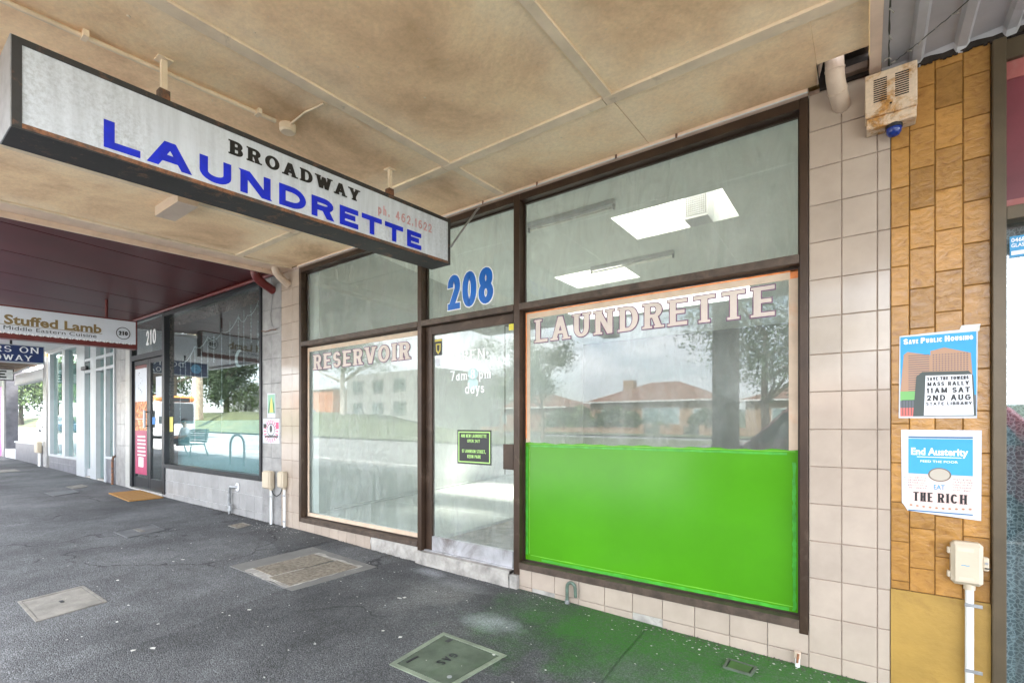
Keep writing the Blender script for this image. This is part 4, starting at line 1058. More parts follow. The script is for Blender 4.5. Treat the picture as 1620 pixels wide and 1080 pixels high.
for tx, u, w_ in (('S',.149,.018),('P',.213,.018),('H',.300,.02)): word(m, tx, u, 1.705, w_, .027, q, .12, .1, .1, 0, .001)
for tx, u, w_ in (('AVE',.169,.036),('UBLIC',.233,.06),('OUSING',.322,.078)): word(m, tx, u, 1.706, w_, .020, q, .12, .1, .14, 0, .001)
m.build('lettering', mt['white_letter'], t)
m = MB(); sheet(m, [(.35,1.748),(.42,1.742),(.425,1.775),(.36,1.775)], q, .0006); m.build('clear_tape', col('tape translucent', (.6,.6,.56)), t)

t = poster('white protest poster reading End Austerity, EAT THE RICH, with blue and pink blocks', [(.165,.893),(.427,.872),(.429,1.287),(.140,1.288),(.143,.93),(.152,.918)])
m = MB(); rect(m, .168, .399, 1.075, 1.245, q, .0005); m.build('printed_block', col('poster blue', (.04,.32,.62)), t)
m = MB(); rect(m, .168, .399, .905, 1.075, q, .0005); m.build('printed_block', col('poster pink', (.72,.52,.48)), t)
m = MB(); rect(m, .168, .399, 1.248, 1.256, q, .0005); rect(m, .168, .399, .893, .899, q, .0005); m.build('printed_rule', col('poster dark blue', (.05,.14,.28)), t)
m = MB(); disc(m, .283, 1.075, .042, .033, q, .0008); m.build('printed_badge', col('poster bronze', (.16,.13,.1)), t)
m = MB(); disc(m, .283, 1.075, .036, .028, q, .0011); sheet(m, [(.283,1.095),(.262,1.052),(.304,1.052)], q, .0014); m.build('printed_badge', col('poster sand', (.45,.4,.33)), t)
m = MB(); font_text(m, 'End Austerity', .178, 1.168, .205, .032, q, .03, .0012); font_text(m, 'FEED THE POOR', .213, 1.132, .135, .010, q, .01, .0012); rect(m, .2, .36, 1.156, 1.159, q, .0012); m.build('lettering', mt['white_letter'], t)
m = MB(); font_text(m, 'EAT', .262, 1.005, .04, .022, q, .02, .0012); m.build('lettering', col('poster blue', (.04,.32,.62)), t)
m = MB(); word(m, 'THE', .186, .943, .072, .044, q, .10, .06, .2, .035, .0012); m.build('lettering', mt['black_letter'], t); m = MB(); word(m, 'RICH', .275, .943, .105, .044, q, .10, .06, .2, .035, .0012); m.build('lettering', mt['black_letter'], t)
m = MB()
for i in range(10): disc(m, .178+.0235*i, .922-.006*sin(pi*i/9), .0055, .0048, q, .0012, 10)
m.build('printed_dots', col('poster rust', (.4,.2,.12)), t)
m = MB(); rnd = random.Random(2)
for (ux, uw) in ((.146,.03),(.172,.06),(.325,.068)):
    for i in range(5):
        x = ux+rnd.uniform(0,.006); z = 1.055-.0125*i
        while x < ux+uw:
            l = rnd.uniform(.002,.005); sheet(m, [(x,z),(x+l,z+rnd.uniform(-.003,.005)),(x+l,z+.0015+rnd.uniform(0,.004)),(x,z+.0012)], q, .0012); x += l+rnd.uniform(.001,.004)
m.build('handwriting', col('poster grey', (.13,.14,.16)), t)

# small posters on the grey pier
t = poster('small poster of a green and yellow figure on the grey tiled pier', [(-5.94,1.385),(-5.75,1.385),(-5.75,1.68),(-5.94,1.685)])
m = MB(); rect(m, -5.925, -5.765, 1.44, 1.665, q, .0004); m.build('printed_ground', col('poster pale green', (.28,.5,.36)), t)
m = MB(); sheet(m, [(-5.885,1.45),(-5.80,1.45),(-5.825,1.6),(-5.845,1.64),(-5.865,1.6)], q, .0008); m.build('printed_figure', col('poster yellow', (.6,.55,.15)), t)
m = MB(); sheet(m, [(-5.925,1.44),(-5.895,1.44),(-5.87,1.62),(-5.90,1.55)], q, .0007); sheet(m, [(-5.765,1.44),(-5.79,1.44),(-5.82,1.62),(-5.785,1.55)], q, .0007); m.build('printed_leaves', col('poster deep green', (.06,.2,.08)), t)
t = poster('square pink and white poster with radiating rays low on the grey pier', [(-6.045,1.075),(-5.66,1.075),(-5.66,1.372),(-6.045,1.376)])
m = MB(); cx0, cz0 = -5.855, 1.22
for i in range(20):
    a = 2*pi*i/20; r0 = .085; r1 = .14; sheet(m, [(cx0+r0*1.2*cos(a-.05), cz0+r0*sin(a-.05)), (cx0+r0*1.2*cos(a+.05), cz0+r0*sin(a+.05)), (cx0+r1*1.2*cos(a+.06), cz0+r1*sin(a+.06)), (cx0+r1*1.2*cos(a-.06), cz0+r1*sin(a-.06))], q, .0005)
rect(m, -5.74, -5.675, 1.25, 1.33, q, .0006); m.build('printed_rays', col('poster hot pink', (.7,.1,.2)), t)
m = MB(); ring(m, cx0, 1.24, .09, .075, .008, q, .0009); disc(m, cx0, 1.25, .03, .045, q, .001); rect(m, -6.03, -5.96, 1.26, 1.31, q, .0009); font_text(m, 'RESIST', -5.98, 1.115, .25, .04, q, .03, .001) if False else None
rnd = random.Random(8)
for i in range(26): x = -6.0+.012*i; rect(m, x, x+.008, 1.14+rnd.uniform(0,.01), 1.165+rnd.uniform(0,.01), q, .0009)
m.build('printed_emblem', mt['black_letter'], t)
# ------------------------------------------------------------------ restaurant next door
rt = T('restaurant', 'restaurant with black framed window, grey tiled base, maroon soffit trim and number 210', 'shop', (-8.4, 0, 0))
BF = mt['black_frame']
pier(rt, -6.07, [.225, .218], .0, 3.12, .60, mt['grey_dark_tile'], mt['grout_dark'], pitch=.3)
bb = MB().box(-9.25, -6.0705, .010, .3, -.3, .598).build('window_base', mt['grout_light'], rt)
for i in range(16):
    for j in range(3):
        z1 = .598-.2*j; z0 = z1-.2
        piece('tile', mt['grey_tile'], bb, -9.15+.199*i if i else -9.15, .005, (z0+z1)/2, .194, .01, .195)
pier(rt, -11.05, [.225], .0, 3.12, .60, mt['white_tile'], mt['grout_light'], pitch=.3)
pier(rt, -11.58, [.26, .265], .0, 3.12, .50, mt['grey_dark_tile'], mt['grout_dark'], pitch=.4)
box('window_frame', BF, rt, -9.25, -9.15, -.02, .09, .17, 3.16, .003)
box('window_frame', BF, rt, -6.115, -6.071, -.02, .09, .6, 3.1, .003)
box('window_frame', BF, rt, -9.15, -6.115, -.02, .09, .6, .665, .003)
box('window_frame', BF, rt, -9.15, -6.115, -.018, .09, 3.04, 3.1, .003)
glr = box('window_pane', mt['glass_dark'], rt, -9.1495, -6.1155, .05, .056, .6655, 3.0395)
# doors
dr = box('door_frame', BF, rt, -10.82, -10.72, -.0, .09, .18, 3.16, .003)
box('door_header', BF, rt, -10.72, -9.25, -.01, .09, 2.43, 2.52, .003)
box('door_header', BF, rt, -10.72, -9.25, -.0, .09, 3.1, 3.16, .003)
box('door_step', mt['white_tile'], rt, -10.82, -9.25, -.02, .2, -.1, .17, .004)
tpane = box('transom_pane', mt['glass_dark'], rt, -10.7195, -9.2505, .04, .046, 2.5205, 3.0995)
q = facing_street(.037)
m = MB(); word(m, '210', -10.13, 2.665, .46, .25, q, .1, .075, .16); m.build('street_number', mt['white_letter'], tpane)
for x0, x1 in ((-10.71,-9.985),(-9.98,-9.26)):
    d = box('door', BF, rt, x0, x0+.08, .03, .07, .18, 2.425, .003)
    box('door_stile', BF, d, x1-.06, x1, .03, .07, .18, 2.425, .003)
    box('door_rail', BF, d, x0+.08, x1-.06, .031, .069, .18, .37, .003); box('door_rail', BF, d, x0+.08, x1-.06, .031, .069, 2.35, 2.425, .003)
    box('door_glass', mt['glass_dark'], d, x0+.0805, x1-.0605, .05, .055, .3705, 2.3495)
    if x0 < -10:
        q2 = facing_street(.028)
        p = MB(); rect(p, -10.62, -10.055, .42, 2.34, q2); p = p.build('door_poster', mt['paper'], d)
        m = MB(); rect(m, -10.62, -10.055, 2.28, 2.34, q2, .001); m.build('printed_band', mt['maroon_trim'], p); m = MB(); rect(m, -10.62, -10.055, .42, 1.19, q2, .001); m.build('printed_block', M('poster crimson', (.36,.03,.1), .4), p)
        s = N('poster food print'); v = s.coord(); n_ = s.noise(v, 9, 5, .7, 1.5)
        s.col(s.ramp(n_, [(.32,(.03,.02,.01)),(.45,(.35,.07,.01)),(.55,(.75,.22,.02)),(.63,(.8,.5,.3)),(.72,(.12,.2,.04))])); s.p.inputs['Roughness'].default_value = .4
        m = MB(); rect(m, -10.62, -10.055, 1.4, 1.70, q2, .001); rect(m, -10.62, -10.055, 1.19, 1.39, q2, .001); m.build('printed_food', s.m, p)
        m = MB(); rnd = random.Random(4)
        for i in range(6):
            z = 1.07-.065*i; u = -10.5
            while u < -10.15: l = rnd.uniform(.02,.06); rect(m, u, u+l, z, z+.028, q2, .002); u += l+.012
        rect(m, -10.45, -10.22, .55, .72, q2, .002); m.build('printed_text', mt['white_letter'], p)
        m = MB()
        for i in range(14):
            a = i*.9; sheet(m, [(-10.4+.1*sin(a)+.02*i*.4-.02, 1.8+.03*i), (-10.37+.1*sin(a), 1.815+.03*i), (-10.38+.1*sin(a+.5), 1.83+.03*i)], q2, .002)
        m.build('printed_flourish', mt['black_letter'], p)
        tube('pull_handle', mt['white'], d, [(-10.02,-.02,1.24),(-10.02,-.02,1.54)], .018)
        for z in (1.27,1.51): tube('handle_standoff', BF, d, [(-10.02,-.02,z),(-10.02,.03,z)], .008)
    else:
        q2 = facing_street(.046)
        m = MB(); rect(m, -9.66, -9.40, 1.43, 1.66, q2); m.build('notice_sheet', mt['paper'], d); m = MB(); rect(m, -9.7, -9.36, 1.75, 2.1, q2, .0004); m.build('notice_sheet', mt['paper'], d)
        m = MB(); rect(m, -9.86, -9.74, 1.30, 1.42, q2, .0004); m.build('accessibility_sticker', M('blue sticker', (.03,.2,.6), .4), d)
m = MB(); rect(m, -9.12, -8.98, 1.18, 1.42, facing_street(.047)); m.build('window_sticker', col('poster yellow', (.6,.55,.15)), glr)
# perforated brown pattern bands on the glass
s = N('perforated brown vinyl'); vo = s.t.nodes.new('ShaderNodeTexVoronoi'); vo.feature = 'DISTANCE_TO_EDGE'; vo.inputs['Scale'].default_value = 22; s.l(s.coord(), vo.inputs['Vector'])
tr_ = s.t.nodes.new('ShaderNodeBsdfTransparent'); ms = s.t.nodes.new('ShaderNodeMixShader'); s.l(s.ramp(vo.outputs[0], [(.12,0),(.16,1)]), ms.inputs[0])
s.p.inputs['Base Color'].default_value = (.16,.09,.075,1); s.l(s.p.outputs[0], ms.inputs[1]); s.l(tr_.outputs[0], ms.inputs[2]); s.l(ms.outputs[0], s.o.inputs[0])
m = MB(); qb = facing_street(.058); rect(m, -9.149, -6.116, 2.86, 3.039, qb); rect(m, -9.149, -8.98, .67, 2.86, qb, 0); rect(m, -6.26, -6.116, 2.4, 2.86, qb); m.build('patterned_band', s.m, glr)
# hanging light strings with star and moon inside the window
silver = M('silver tinsel wire', (.55,.56,.57), .4)
rnd = random.Random(12)
hooks = [(-8.9,2.28),(-8.35,2.5),(-7.9,2.6),(-7.45,2.62),(-6.95,2.78),(-6.7,2.76),(-6.35,2.98)]
ls = T('light_string', 'silver wire light curtain with star and moon shapes hanging inside the restaurant window', 'string lights', (-7.6,.12,2.6))
m = MB()
for i in range(len(hooks)-1):
    a, b = hooks[i], hooks[i+1]; P = []
    for k_ in range(9): f = k_/8; P.append((a[0]*(1-f)+b[0]*f, .12, a[1]*(1-f)+b[1]*f-.16*f*(1-f)*4*.5))
    m.tube(P, .005, 5)
m.build('garland', silver, ls)
for (x, l) in ((-8.9,1.25),(-8.7,.5),(-8.5,.75),(-8.35,1.5),(-8.12,.55),(-7.9,.8),(-7.7,.4),(-7.45,1.5),(-7.2,.6),(-6.95,.5),(-6.8,.75),(-6.6,.5),(-6.42,1.0),(-6.28,.4)):
    t0 = 2.3+(x+8.9)*.26; m = MB(); P = [(x+rnd.uniform(-.006,.006), .12, t0-l*k_/10) for k_ in range(11)]; m.tube(P, .0035, 5)
    for p in P[1:]: m.ball(p, .010, .008, .012, 6, 4)
    m.build('light_drop', silver, ls)
def star(cx_, cz_, r, name='star'):
    pts = []
    for i in range(10): a = pi/2+2*pi*i/10; rr = r if i % 2 == 0 else r*.38; pts.append((cx_+rr*cos(a), cz_+rr*sin(a)))
    MB().prism(pts, 'y', .112, .122).build(name, silver, ls)
star(-6.32, 2.45, .12); star(-7.45, 1.62, .09); star(-6.28, 2.62, .05); star(-8.36,1.6,.06)
for cx_, cz_, r in ((-6.92,2.2,.12),(-6.3,2.28,.09)):
    MB().prism([(cx_+r*cos(R(a)), cz_+r*sin(R(a))) for a in range(70,291,20)]+[(cx_+.35*r+r*.8*cos(R(a)), cz_+r*.8*sin(R(a))) for a in range(280,79,-20)], 'y', .112, .122).build('moon', silver, ls)
# interior
box('low_screen', mt['teal'], rt, -9.1, -6.12, .16, .18, .3, 1.36)
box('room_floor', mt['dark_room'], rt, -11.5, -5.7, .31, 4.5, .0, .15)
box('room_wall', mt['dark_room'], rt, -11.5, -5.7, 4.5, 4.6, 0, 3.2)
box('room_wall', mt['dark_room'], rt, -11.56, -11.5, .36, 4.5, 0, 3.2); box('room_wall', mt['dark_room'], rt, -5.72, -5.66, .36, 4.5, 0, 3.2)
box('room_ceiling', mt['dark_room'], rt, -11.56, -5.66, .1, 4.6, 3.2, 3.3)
box('upper_wall', mt['white_tile'], rt, -11.58, -5.631, .0, .0995, 3.17, 4.9)
# maroon awning
ma = T('maroon_awning', 'maroon boarded awning over the restaurant next door', 'awning', (-8.4,-1.8,3.2))
MZ = lambda y: 3.135-.035*y
bx = [-11.4,-9.82,-8.72,-7.62,-6.58,-5.61]
def mslab(x0, x1, y0, y1, dz, t): return MB().add([(x0,y0,MZ(y0)+dz),(x1,y0,MZ(y0)+dz),(x1,y1,MZ(y1)+dz),(x0,y1,MZ(y1)+dz),(x0,y0,MZ(y0)+dz+t),(x1,y0,MZ(y0)+dz+t),(x1,y1,MZ(y1)+dz+t),(x0,y1,MZ(y1)+dz+t)],[(3,2,1,0),(4,5,6,7),(0,1,5,4),(1,2,6,5),(2,3,7,6),(3,0,4,7)])
for i in range(5): mslab(bx[i]+.009, bx[i+1]-.009, -3.6, -.02, 0, .015).build('soffit_board', mt['maroon'], ma)
mslab(-11.4, -5.61, -3.6, -.02, .017, .015).build('soffit_backing', mt['black'], ma)
mslab(-11.4, -5.61, -3.75, -3.6, -.08, .5).build('fascia', mt['maroon_trim'], ma)
tube('edge_trim', mt['maroon_trim'], ma, [(-11.3,-.04,3.13),(-5.7,-.04,3.10)], .022)
box('edge_trim', mt['maroon_trim'], ma, -11.3, -5.7, -.04, -.005, 3.135, 3.165)
w = T('loose_cable', 'thin looping cable down the top of the grey tiled pier', 'cable', (-5.86,-.02,2.7))
tube('cable', mt['galv'], w, [(-5.78,-.012,3.0),(-5.83,-.012,2.75),(-5.86,-.012,2.6),(-5.80,-.014,2.49),(-5.74,-.012,2.45),(-5.66,-.012,2.46)], .004, 6)
tube('cable', mt['rust_heavy'], w, [(-6.05,-.014,2.46),(-5.95,-.016,2.44),(-5.84,-.014,2.45),(-5.72,-.016,2.44)], .006, 6)

def hang_sign(name, lab, X, y0, y1, z0, z1, slope, border, inner, thick=.16):
    """box sign at right angles to the shops; z at the inner end y1; returns root and face"""
    t = T(name, lab, 'sign', (X,(y0+y1)/2,z0)); zz = lambda y, z: z+slope*(y-y1)
    def part(nm, mat, a, b, c, d, x0, x1, p=t):
        v = []
        for x in (x0, x1): v += [(x,a,zz(a,c)),(x,b,zz(b,c)),(x,b,zz(b,d)),(x,a,zz(a,d))]
        return MB().add(v, [(0,1,2,3),(7,6,5,4),(0,4,5,1),(1,5,6,2),(2,6,7,3),(3,7,4,0)]).build(nm, mat, p)
    part('sign_case', border, y0, y1, z0, z1, X-thick, X)
    f = part('sign_face', inner, y0+.02, y1-.02, z0+.02, z1-.02, X, X+.002)
    return t, f, part
slk = .022
t, f, part = hang_sign('restaurant_sign', 'white box sign with gold lettering Stuffed Lamb, red border and patterned lower edge', -9.09, -2.75, -.395, 2.454, 2.889, .018, mt['maroon_trim'], M('white sign acrylic', (.68,.7,.75), .3, var=.03, dirt=.2, dcol=(.4,.4,.4)))
part('patterned_edge', mt['maroon_trim'], -2.745, -.4, 2.46, 2.525, -9.087, -9.086, f)
P_ = lambda y, z, k=.03: side_plane(-9.085, y, z, k)
gold = M('gold letter', (.24,.16,.06), .45)
m = MB(); font_text(m, 'The Stuffed Lamb', 0, 0, 1.36, .115, P_(-2.19,2.615,.019), .03, .001); m.build('lettering', gold, f)
m = MB(); font_text(m, 'Middle Eastern Cuisine', 0, 0, .95, .05, P_(-1.835,2.545,.018), .0, .001); m.build('lettering', mt['black_letter'], f)
m = MB(); rect(m, 0, 1.38, 0, .006, P_(-2.2,2.600,.019), .0015); m.build('underline', gold, f)
m = MB(); ring(m, 0, 0, .088, .092, .010, P_(-.571,2.675,.018), .0015); word(m, '210', -.056, -.03, .112, .062, P_(-.571,2.675,.018), .13, .09, .16, .06, .0015); m.build('number_roundel', mt['black_letter'], f)
m = MB()
for i in range(60):
    u = i*.038; b_ = P_(-2.72,2.46-.03,.018)
    sheet(m, [(u,.045),(u+.012,.045),(u+.026,.075),(u+.014,.075)], b_, .003) if i % 2 else sheet(m, [(u,.05),(u+.03,.043),(u+.034,.052),(u+.02,.078)], b_, .003)
m.build('white_pattern', mt['white_letter'], f)
tube('hanger_rod', mt['maroon_trim'], t, [(-9.17,-.75,2.87),(-9.17,-.75,3.165)], .018); tube('hanger_rod', mt['maroon_trim'], t, [(-9.17,-2.2,2.85),(-9.17,-2.2,3.2)], .018)
t, f, part = hang_sign('doctors_sign', 'navy blue box sign with white serif words DOCTORS ON BROADWAY', -14.33, -2.62, -.50, 2.593, 2.969, .025, mt['alu'], M('navy sign acrylic', (.012,.03,.12), .35))
P_ = lambda y, z: side_plane(-14.3275, y, z, .025)
m = MB(); word(m, 'DOCTORS ON', 0, 0, 1.46, .125, P_(-2.05,2.765), .1, .05, .2, .07, .001); word(m, 'BROADWAY', 0, 0, 1.1, .115, P_(-1.80,2.605), .1, .05, .2, .07, .001); m.build('lettering', mt['white_letter'], f)
m = MB(); disc(m, 0, 0, .12, .12, P_(-2.33,2.745), .001); lg = m.build('roundel', M('pale blue roundel', (.12,.4,.65), .4), f)
m = MB()
for z in (-.04,.03): sheet(m, [(-.08,z),(0,z+.03),(.08,z),(.0,z+.012)], P_(-2.33,2.745), .002)
m.build('roundel_wave', f.data.materials[0], lg)
tube('hanger_rod', mt['black'], t, [(-14.41,-1.0,2.94),(-14.41,-1.0,3.14)], .02); tube('hanger_rod', mt['black'], t, [(-14.41,-2.1,2.92),(-14.41,-2.1,3.1)], .02)
t, f, part = hang_sign('cafe_sign', 'white box sign in a black frame with black letters COFFEE, farthest along the footpath', -18.9, -1.9, -.3, 2.48, 2.79, .01, mt['black'], M('white cafe sign', (.7,.72,.72), .4))
m = MB(); word(m, 'COFFEE', 0, 0, 1.36, .2, side_plane(-18.8975,-1.8,2.53,.01), .12, .1, .2, 0, .001); m.build('lettering', mt['black_letter'], f)
tube('hanger_rod', mt['black'], t, [(-18.98,-.6,2.79),(-18.98,-.6,3.0)], .02)

# ------------------------------------------------------------------ aluminium fronted shop
gs = T('aluminium_shop', 'shop with silver grey aluminium windows and slate tile base beyond the restaurant', 'shop', (-14.1,0,0))
AL = mt['alu']
sb = box('window_base', mt['grout_dark'], gs, -16.64, -13.99, .012, .2, -.3, .50)
for i in range(6):
    for j in range(2):
        a, b = (.10,.36) if j == 0 else (.36,.50)
        piece('tile', mt['slate_tile'], sb, -16.42+.44*i, .006, (a+b)/2, .436, .011, b-a-.004)
sb = box('window_base', mt['grout_dark'], gs, -12.14, -11.585, .012, .2, -.3, .62)
for j in range(3): piece('tile', mt['slate_tile'], sb, -11.86, .006, .15+.19*j, .54, .011, .186)
box('sill', AL, gs, -16.64, -13.99, -.02, .1, .50, .555, .003); box('sill', AL, gs, -12.14, -11.585, -.02, .1, .62, .67, .003)
for x0, x1 in ((-16.64,-16.45),(-15.32,-15.08),(-12.82,-12.72),(-12.2,-12.1),(-11.65,-11.585)):
    box('mullion', AL, gs, x0, x1, -.025, .1, .555 if x0 < -15 else (.67 if x0 > -12 else .15), 3.08, .003)
box('door_surround', AL, gs, -14.1, -13.5, -.03, .1, .15, 3.08, .004)
box('door_surround', AL, gs, -13.08, -12.82, -.03, .1, .15, 3.08, .004)
for x0, x1 in ((-16.45,-15.32),(-15.08,-14.1),(-12.72,-12.2),(-12.1,-11.65),(-13.5,-13.08)):
    box('head_rail', AL, gs, x0, x1, -.022, .1, 3.02, 3.08, .003)
    if x0 > -14: box('transom_rail', AL, gs, x0, x1, -.022, .1, 2.62, 2.68, .003); box('transom_rail', AL, gs, x0, x1, -.022, .1, 2.38, 2.44, .003)
    zb = .555 if x0 < -14 else (.67 if x0 > -12.15 else .2)
    box('window_pane', mt['glass_teal'], gs, x0+.001, x1-.001, .05, .056, zb, 3.0195)
box('door_panel', mt['paper'], gs, -13.46, -13.12, .06, .065, .35, 2.36)
box('door_rail', AL, gs, -13.5, -13.08, .02, .08, .2, .35, .003)
box('door_closer', mt['black'], gs, -13.55, -13.2, -.08, -.03, 2.44, 2.52, .01)
box('door_step', mt['concrete'], gs, -13.6, -12.1, -.01, .2, -.1, .19, .004)
for x in (-16.2,-14.9): box('curtain_edge', mt['teal'], gs, x-.12, x+.02, .12, .14, .5, 3.0)
box('room_wall', mt['int_wall'], gs, -16.6, -11.6, 3.5, 3.6, 0, 3.1); box('room_floor', mt['grey_tile'], gs, -16.6, -11.6, .2, 3.5, .0, .16)
box('room_wall', mt['int_wall'], gs, -16.64, -16.6, .2, 3.6, 0, 3.1); box('room_wall', mt['int_wall'], gs, -11.62, -11.59, .2, 3.6, 0, 3.1)
box('room_ceiling', mt['int_ceil'], gs, -16.64, -11.6, .1, 3.6, 3.1, 3.15)
box('upper_wall', mt['white_tile'], gs, -16.85, -11.581, .0, .0995, 3.18, 4.9)
wa = T('white_awning', 'white flat soffit awning over the aluminium fronted shop', 'awning', (-14.1,-1.8,3.12))
MB().add([(-16.8,-3.6,3.06),(-11.42,-3.6,3.06),(-11.42,-.0,3.12),(-16.8,-.0,3.12),(-16.8,-3.6,3.16),(-11.42,-3.6,3.16),(-11.42,-.0,3.17),(-16.8,-.0,3.17)],[(3,2,1,0),(4,5,6,7),(0,1,5,4),(1,2,6,5),(2,3,7,6),(3,0,4,7)]).build('soffit_sheet', mt['white'], wa)
box('cover_strip', AL, wa, -16.8, -11.42, -.05, -.026, 3.07, 3.11)
box('fascia', mt['white'], wa, -16.8, -11.42, -3.75, -3.6, 3.0, 3.45)
rp = T('rusty_pipe', 'thin rusty pipe standing by the slate pier left of the restaurant', 'pipe', (-11.66,-.04,.17))
tube('pipe', mt['rust_heavy'], rp, [(-11.62,-.04,.1),(-11.62,-.04,.62),(-11.60,-.03,.68),(-11.58,.0,.7)], .02)
m = MB(); m.box(-11.78,-11.70,-.03,.0,.16,.34,.01); m.build('valve', mt['galv'], rp)
# far shops
fs = T('far_shop', 'far shop with a wide low window above a plain grey wall', 'shop', (-18.9,0,0))
box('base_wall', mt['slate_tile'], fs, -20.7, -17.2, .0, .2, -.3, .74)
box('sill', mt['white'], fs, -20.7, -17.2, -.03, .1, .74, .78, .003)
box('window_pane', mt['glass_dark'], fs, -20.66, -17.2, .05, .056, .781, 2.45)
box('head_rail', AL, fs, -20.7, -17.2, -.02, .1, 2.45, 2.5, .003)
box('sign_board', mt['white'], fs, -20.7, -17.2, -.01, .1, 2.5, 2.75)
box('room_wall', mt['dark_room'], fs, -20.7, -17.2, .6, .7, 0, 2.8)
box('corner_pillar', mt['grey_tile'], fs, -17.2, -16.84, -.02, .3, -.3, 3.0, .004)
box('upper_wall', mt['ochre_paint'], fs, -22.5, -16.86, .0, .1, 2.95, 4.9)
box('recess_wall', mt['slate_tile'], fs, -22.3, -20.7, 1.2, 1.3, -.1, 3.0)
box('recess_wall', mt['slate_tile'], fs, -22.34, -22.3, .02, 1.3, -.1, 3.0)
box('recess_side', mt['black_frame'], fs, -22.3, -20.75, .8, .82, .5, 3.0)
box('recess_step', mt['white'], fs, -22.3, -20.72, .0, .8, -.1, .5)
fa = T('timber_awning', 'far awning with brown lined soffit boards', 'awning', (-20,-1.8,3))
for i in range(12): box('soffit_board', mt['timber'], fa, -17.0-.5*(i+1)+.006, -17.0-.5*i-.006, -3.4, -.0, 2.84+.012*(i % 2), 2.9)
tube('stay_rod', AL, fa, [(-17.1,-.3,2.72),(-21.5,-.3,2.62)], .03)
ps = T('pink_shop', 'bright pink painted shopfront at the far left end of the row', 'shop', (-26,0,0))
box('front_wall', M('bright pink paint', (.72,.1,.33), .5, var=.05), ps, -30, -22.75, .0, .3, -.1, 3.2)
box('corner_post', mt['grey_tile'], ps, -22.75, -22.345, -.02, .3, -.1, 3.2, .004)
box('upper_wall', mt['white_tile'], ps, -30, -22.51, .0, .3, 3.2, 4.9)
box('sign_board', mt['black'], ps, -30, -22.8, -.01, .0, 2.5, 3.1)
mb_ = T('meter_box', 'small cream meter box with pipe at the corner of the far grey wall', 'junction box', (-17.3,-.04,.6))
box('body', mt['box_cream'], mb_, -17.55, -17.25, -.12, -.022, .55, .84, .012); box('lid', mt['box_cream'], mb_, -17.53, -17.27, -.126, -.1205, .57, .82, .004)
tube('conduit', mt['pvc_white'], mb_, [(-17.32,-.05,.55),(-17.32,-.05,.1)], .03); tube('conduit', mt['galv'], mb_, [(-17.45,-.05,.55),(-17.45,-.05,.1)], .03)

# tap pipe on 210 base
tp = T('tap_pipe', 'grey pipe with a tap rising from the footpath against the grey tiled base', 'pipe', (-6.85,-.04,.12))
tube('pipe', mt['galv'], tp, [(-6.85,-.04,.06),(-6.85,-.04,.45),(-6.83,-.04,.475),(-6.75,-.035,.48),(-6.70,.0,.48)], .018)
tube('wall_flange', mt['white'], tp, [(-6.70,-.004,.48),(-6.70,-.012,.48)], .055, 16)
tube('tap_body', mt['galv'], tp, [(-6.85,-.05,.22),(-6.79,-.06,.22),(-6.78,-.06,.17)], .014); tube('tap_wheel', mt['galv'], tp, [(-6.80,-.06,.235),(-6.80,-.06,.25)], .03, 14)
for z in (.16,.36): tube('pipe_collar', mt['galv'], tp, [(-6.85,-.04,z),(-6.85,-.04,z+.02)], .024)

# ------------------------------------------------------------------ things in the footpath
def cover(name, lab, pts, mat, rimmat, rim=.03, h=.008, cat='pit cover'):
    cx_ = sum(p[0] for p in pts)/4; cy_ = sum(p[1] for p in pts)/4; t = T(name, lab, cat, (cx_, cy_, gz(cx_)))
    def ins(k_): return [(cx_+(p[0]-cx_)*k_, cy_+(p[1]-cy_)*k_) for p in pts]
    sz_ = max(abs(p[0]-cx_) for p in pts); o = ins(1); i_ = ins(1-rim/sz_); l_ = ins(1-(rim+.008)/sz_)
    m = MB(); z = lambda p, d: (p[0], p[1], gz(p[0])+d+.003*(sin(p[0]*2.3+p[1]*1.7)+sin(p[0]*.9-p[1]*3.1)))
    for k_ in range(4):
        a, b = k_, (k_+1) % 4
        m.add([z(o[a],-.02),z(o[b],-.02),z(o[b],h),z(o[a],h),z(i_[a],h),z(i_[b],h),z(i_[a],-.012),z(i_[b],-.012)], [(0,1,2,3),(3,2,5,4),(4,5,7,6)])
    m.build('frame', rimmat, t)
    m = MB()
    m.add([z(p,h-.003) for p in l_]+[z(p,-.01) for p in l_], [(0,1,2,3),(0,4,5,1),(1,5,6,2),(2,6,7,3),(3,7,4,0)])
    m.build('lid', mat, t); m = MB(); m.add([z(p,.0012) for p in i_], [(0,1,2,3)]); m.build('joint', mt['black'], t)
    return t, z
t, z_ = cover('pit_cover', 'pale square concrete pit cover at the lower left of the footpath', [(-4.73,-2.36),(-4.2,-2.36),(-4.26,-1.99),(-4.78,-2.0)], mt['cover_conc'], mt['cover_conc'], .025)
MB().box(-4.52,-4.47,-2.19,-2.17,gz(-4.5)+.005,gz(-4.5)+.0085).build('lifting_slot', mt['black'], t)
t, z_ = cover('pit_cover', 'dark grey metal pit cover in front of the restaurant window', [(-6.76,-1.3),(-6.31,-1.3),(-6.41,-.92),(-6.87,-.9)], mt['cover_dark'], mt['cover_dark'], .02)
MB().box(-6.72,-6.5,-1.13,-1.08,gz(-6.6)+.006,gz(-6.6)+.0105).build('label_plate', mt['cover_conc'], t)
t, z_ = cover('meter_cover', 'small brown pit lid near the foot of the grey tiled pier', [(-6.1,-.39),(-5.87,-.39),(-5.93,-.2),(-6.15,-.2)], mt['rubble_cover'], mt['cover_conc'], .02)
t, z_ = cover('pit_cover', 'small pale pit cover farther along, nearer the wall of a close pair', [(-11.85,-.66),(-11.42,-.66),(-11.6,-.40),(-12.02,-.40)], mt['cover_conc'], mt['cover_conc'], .02)
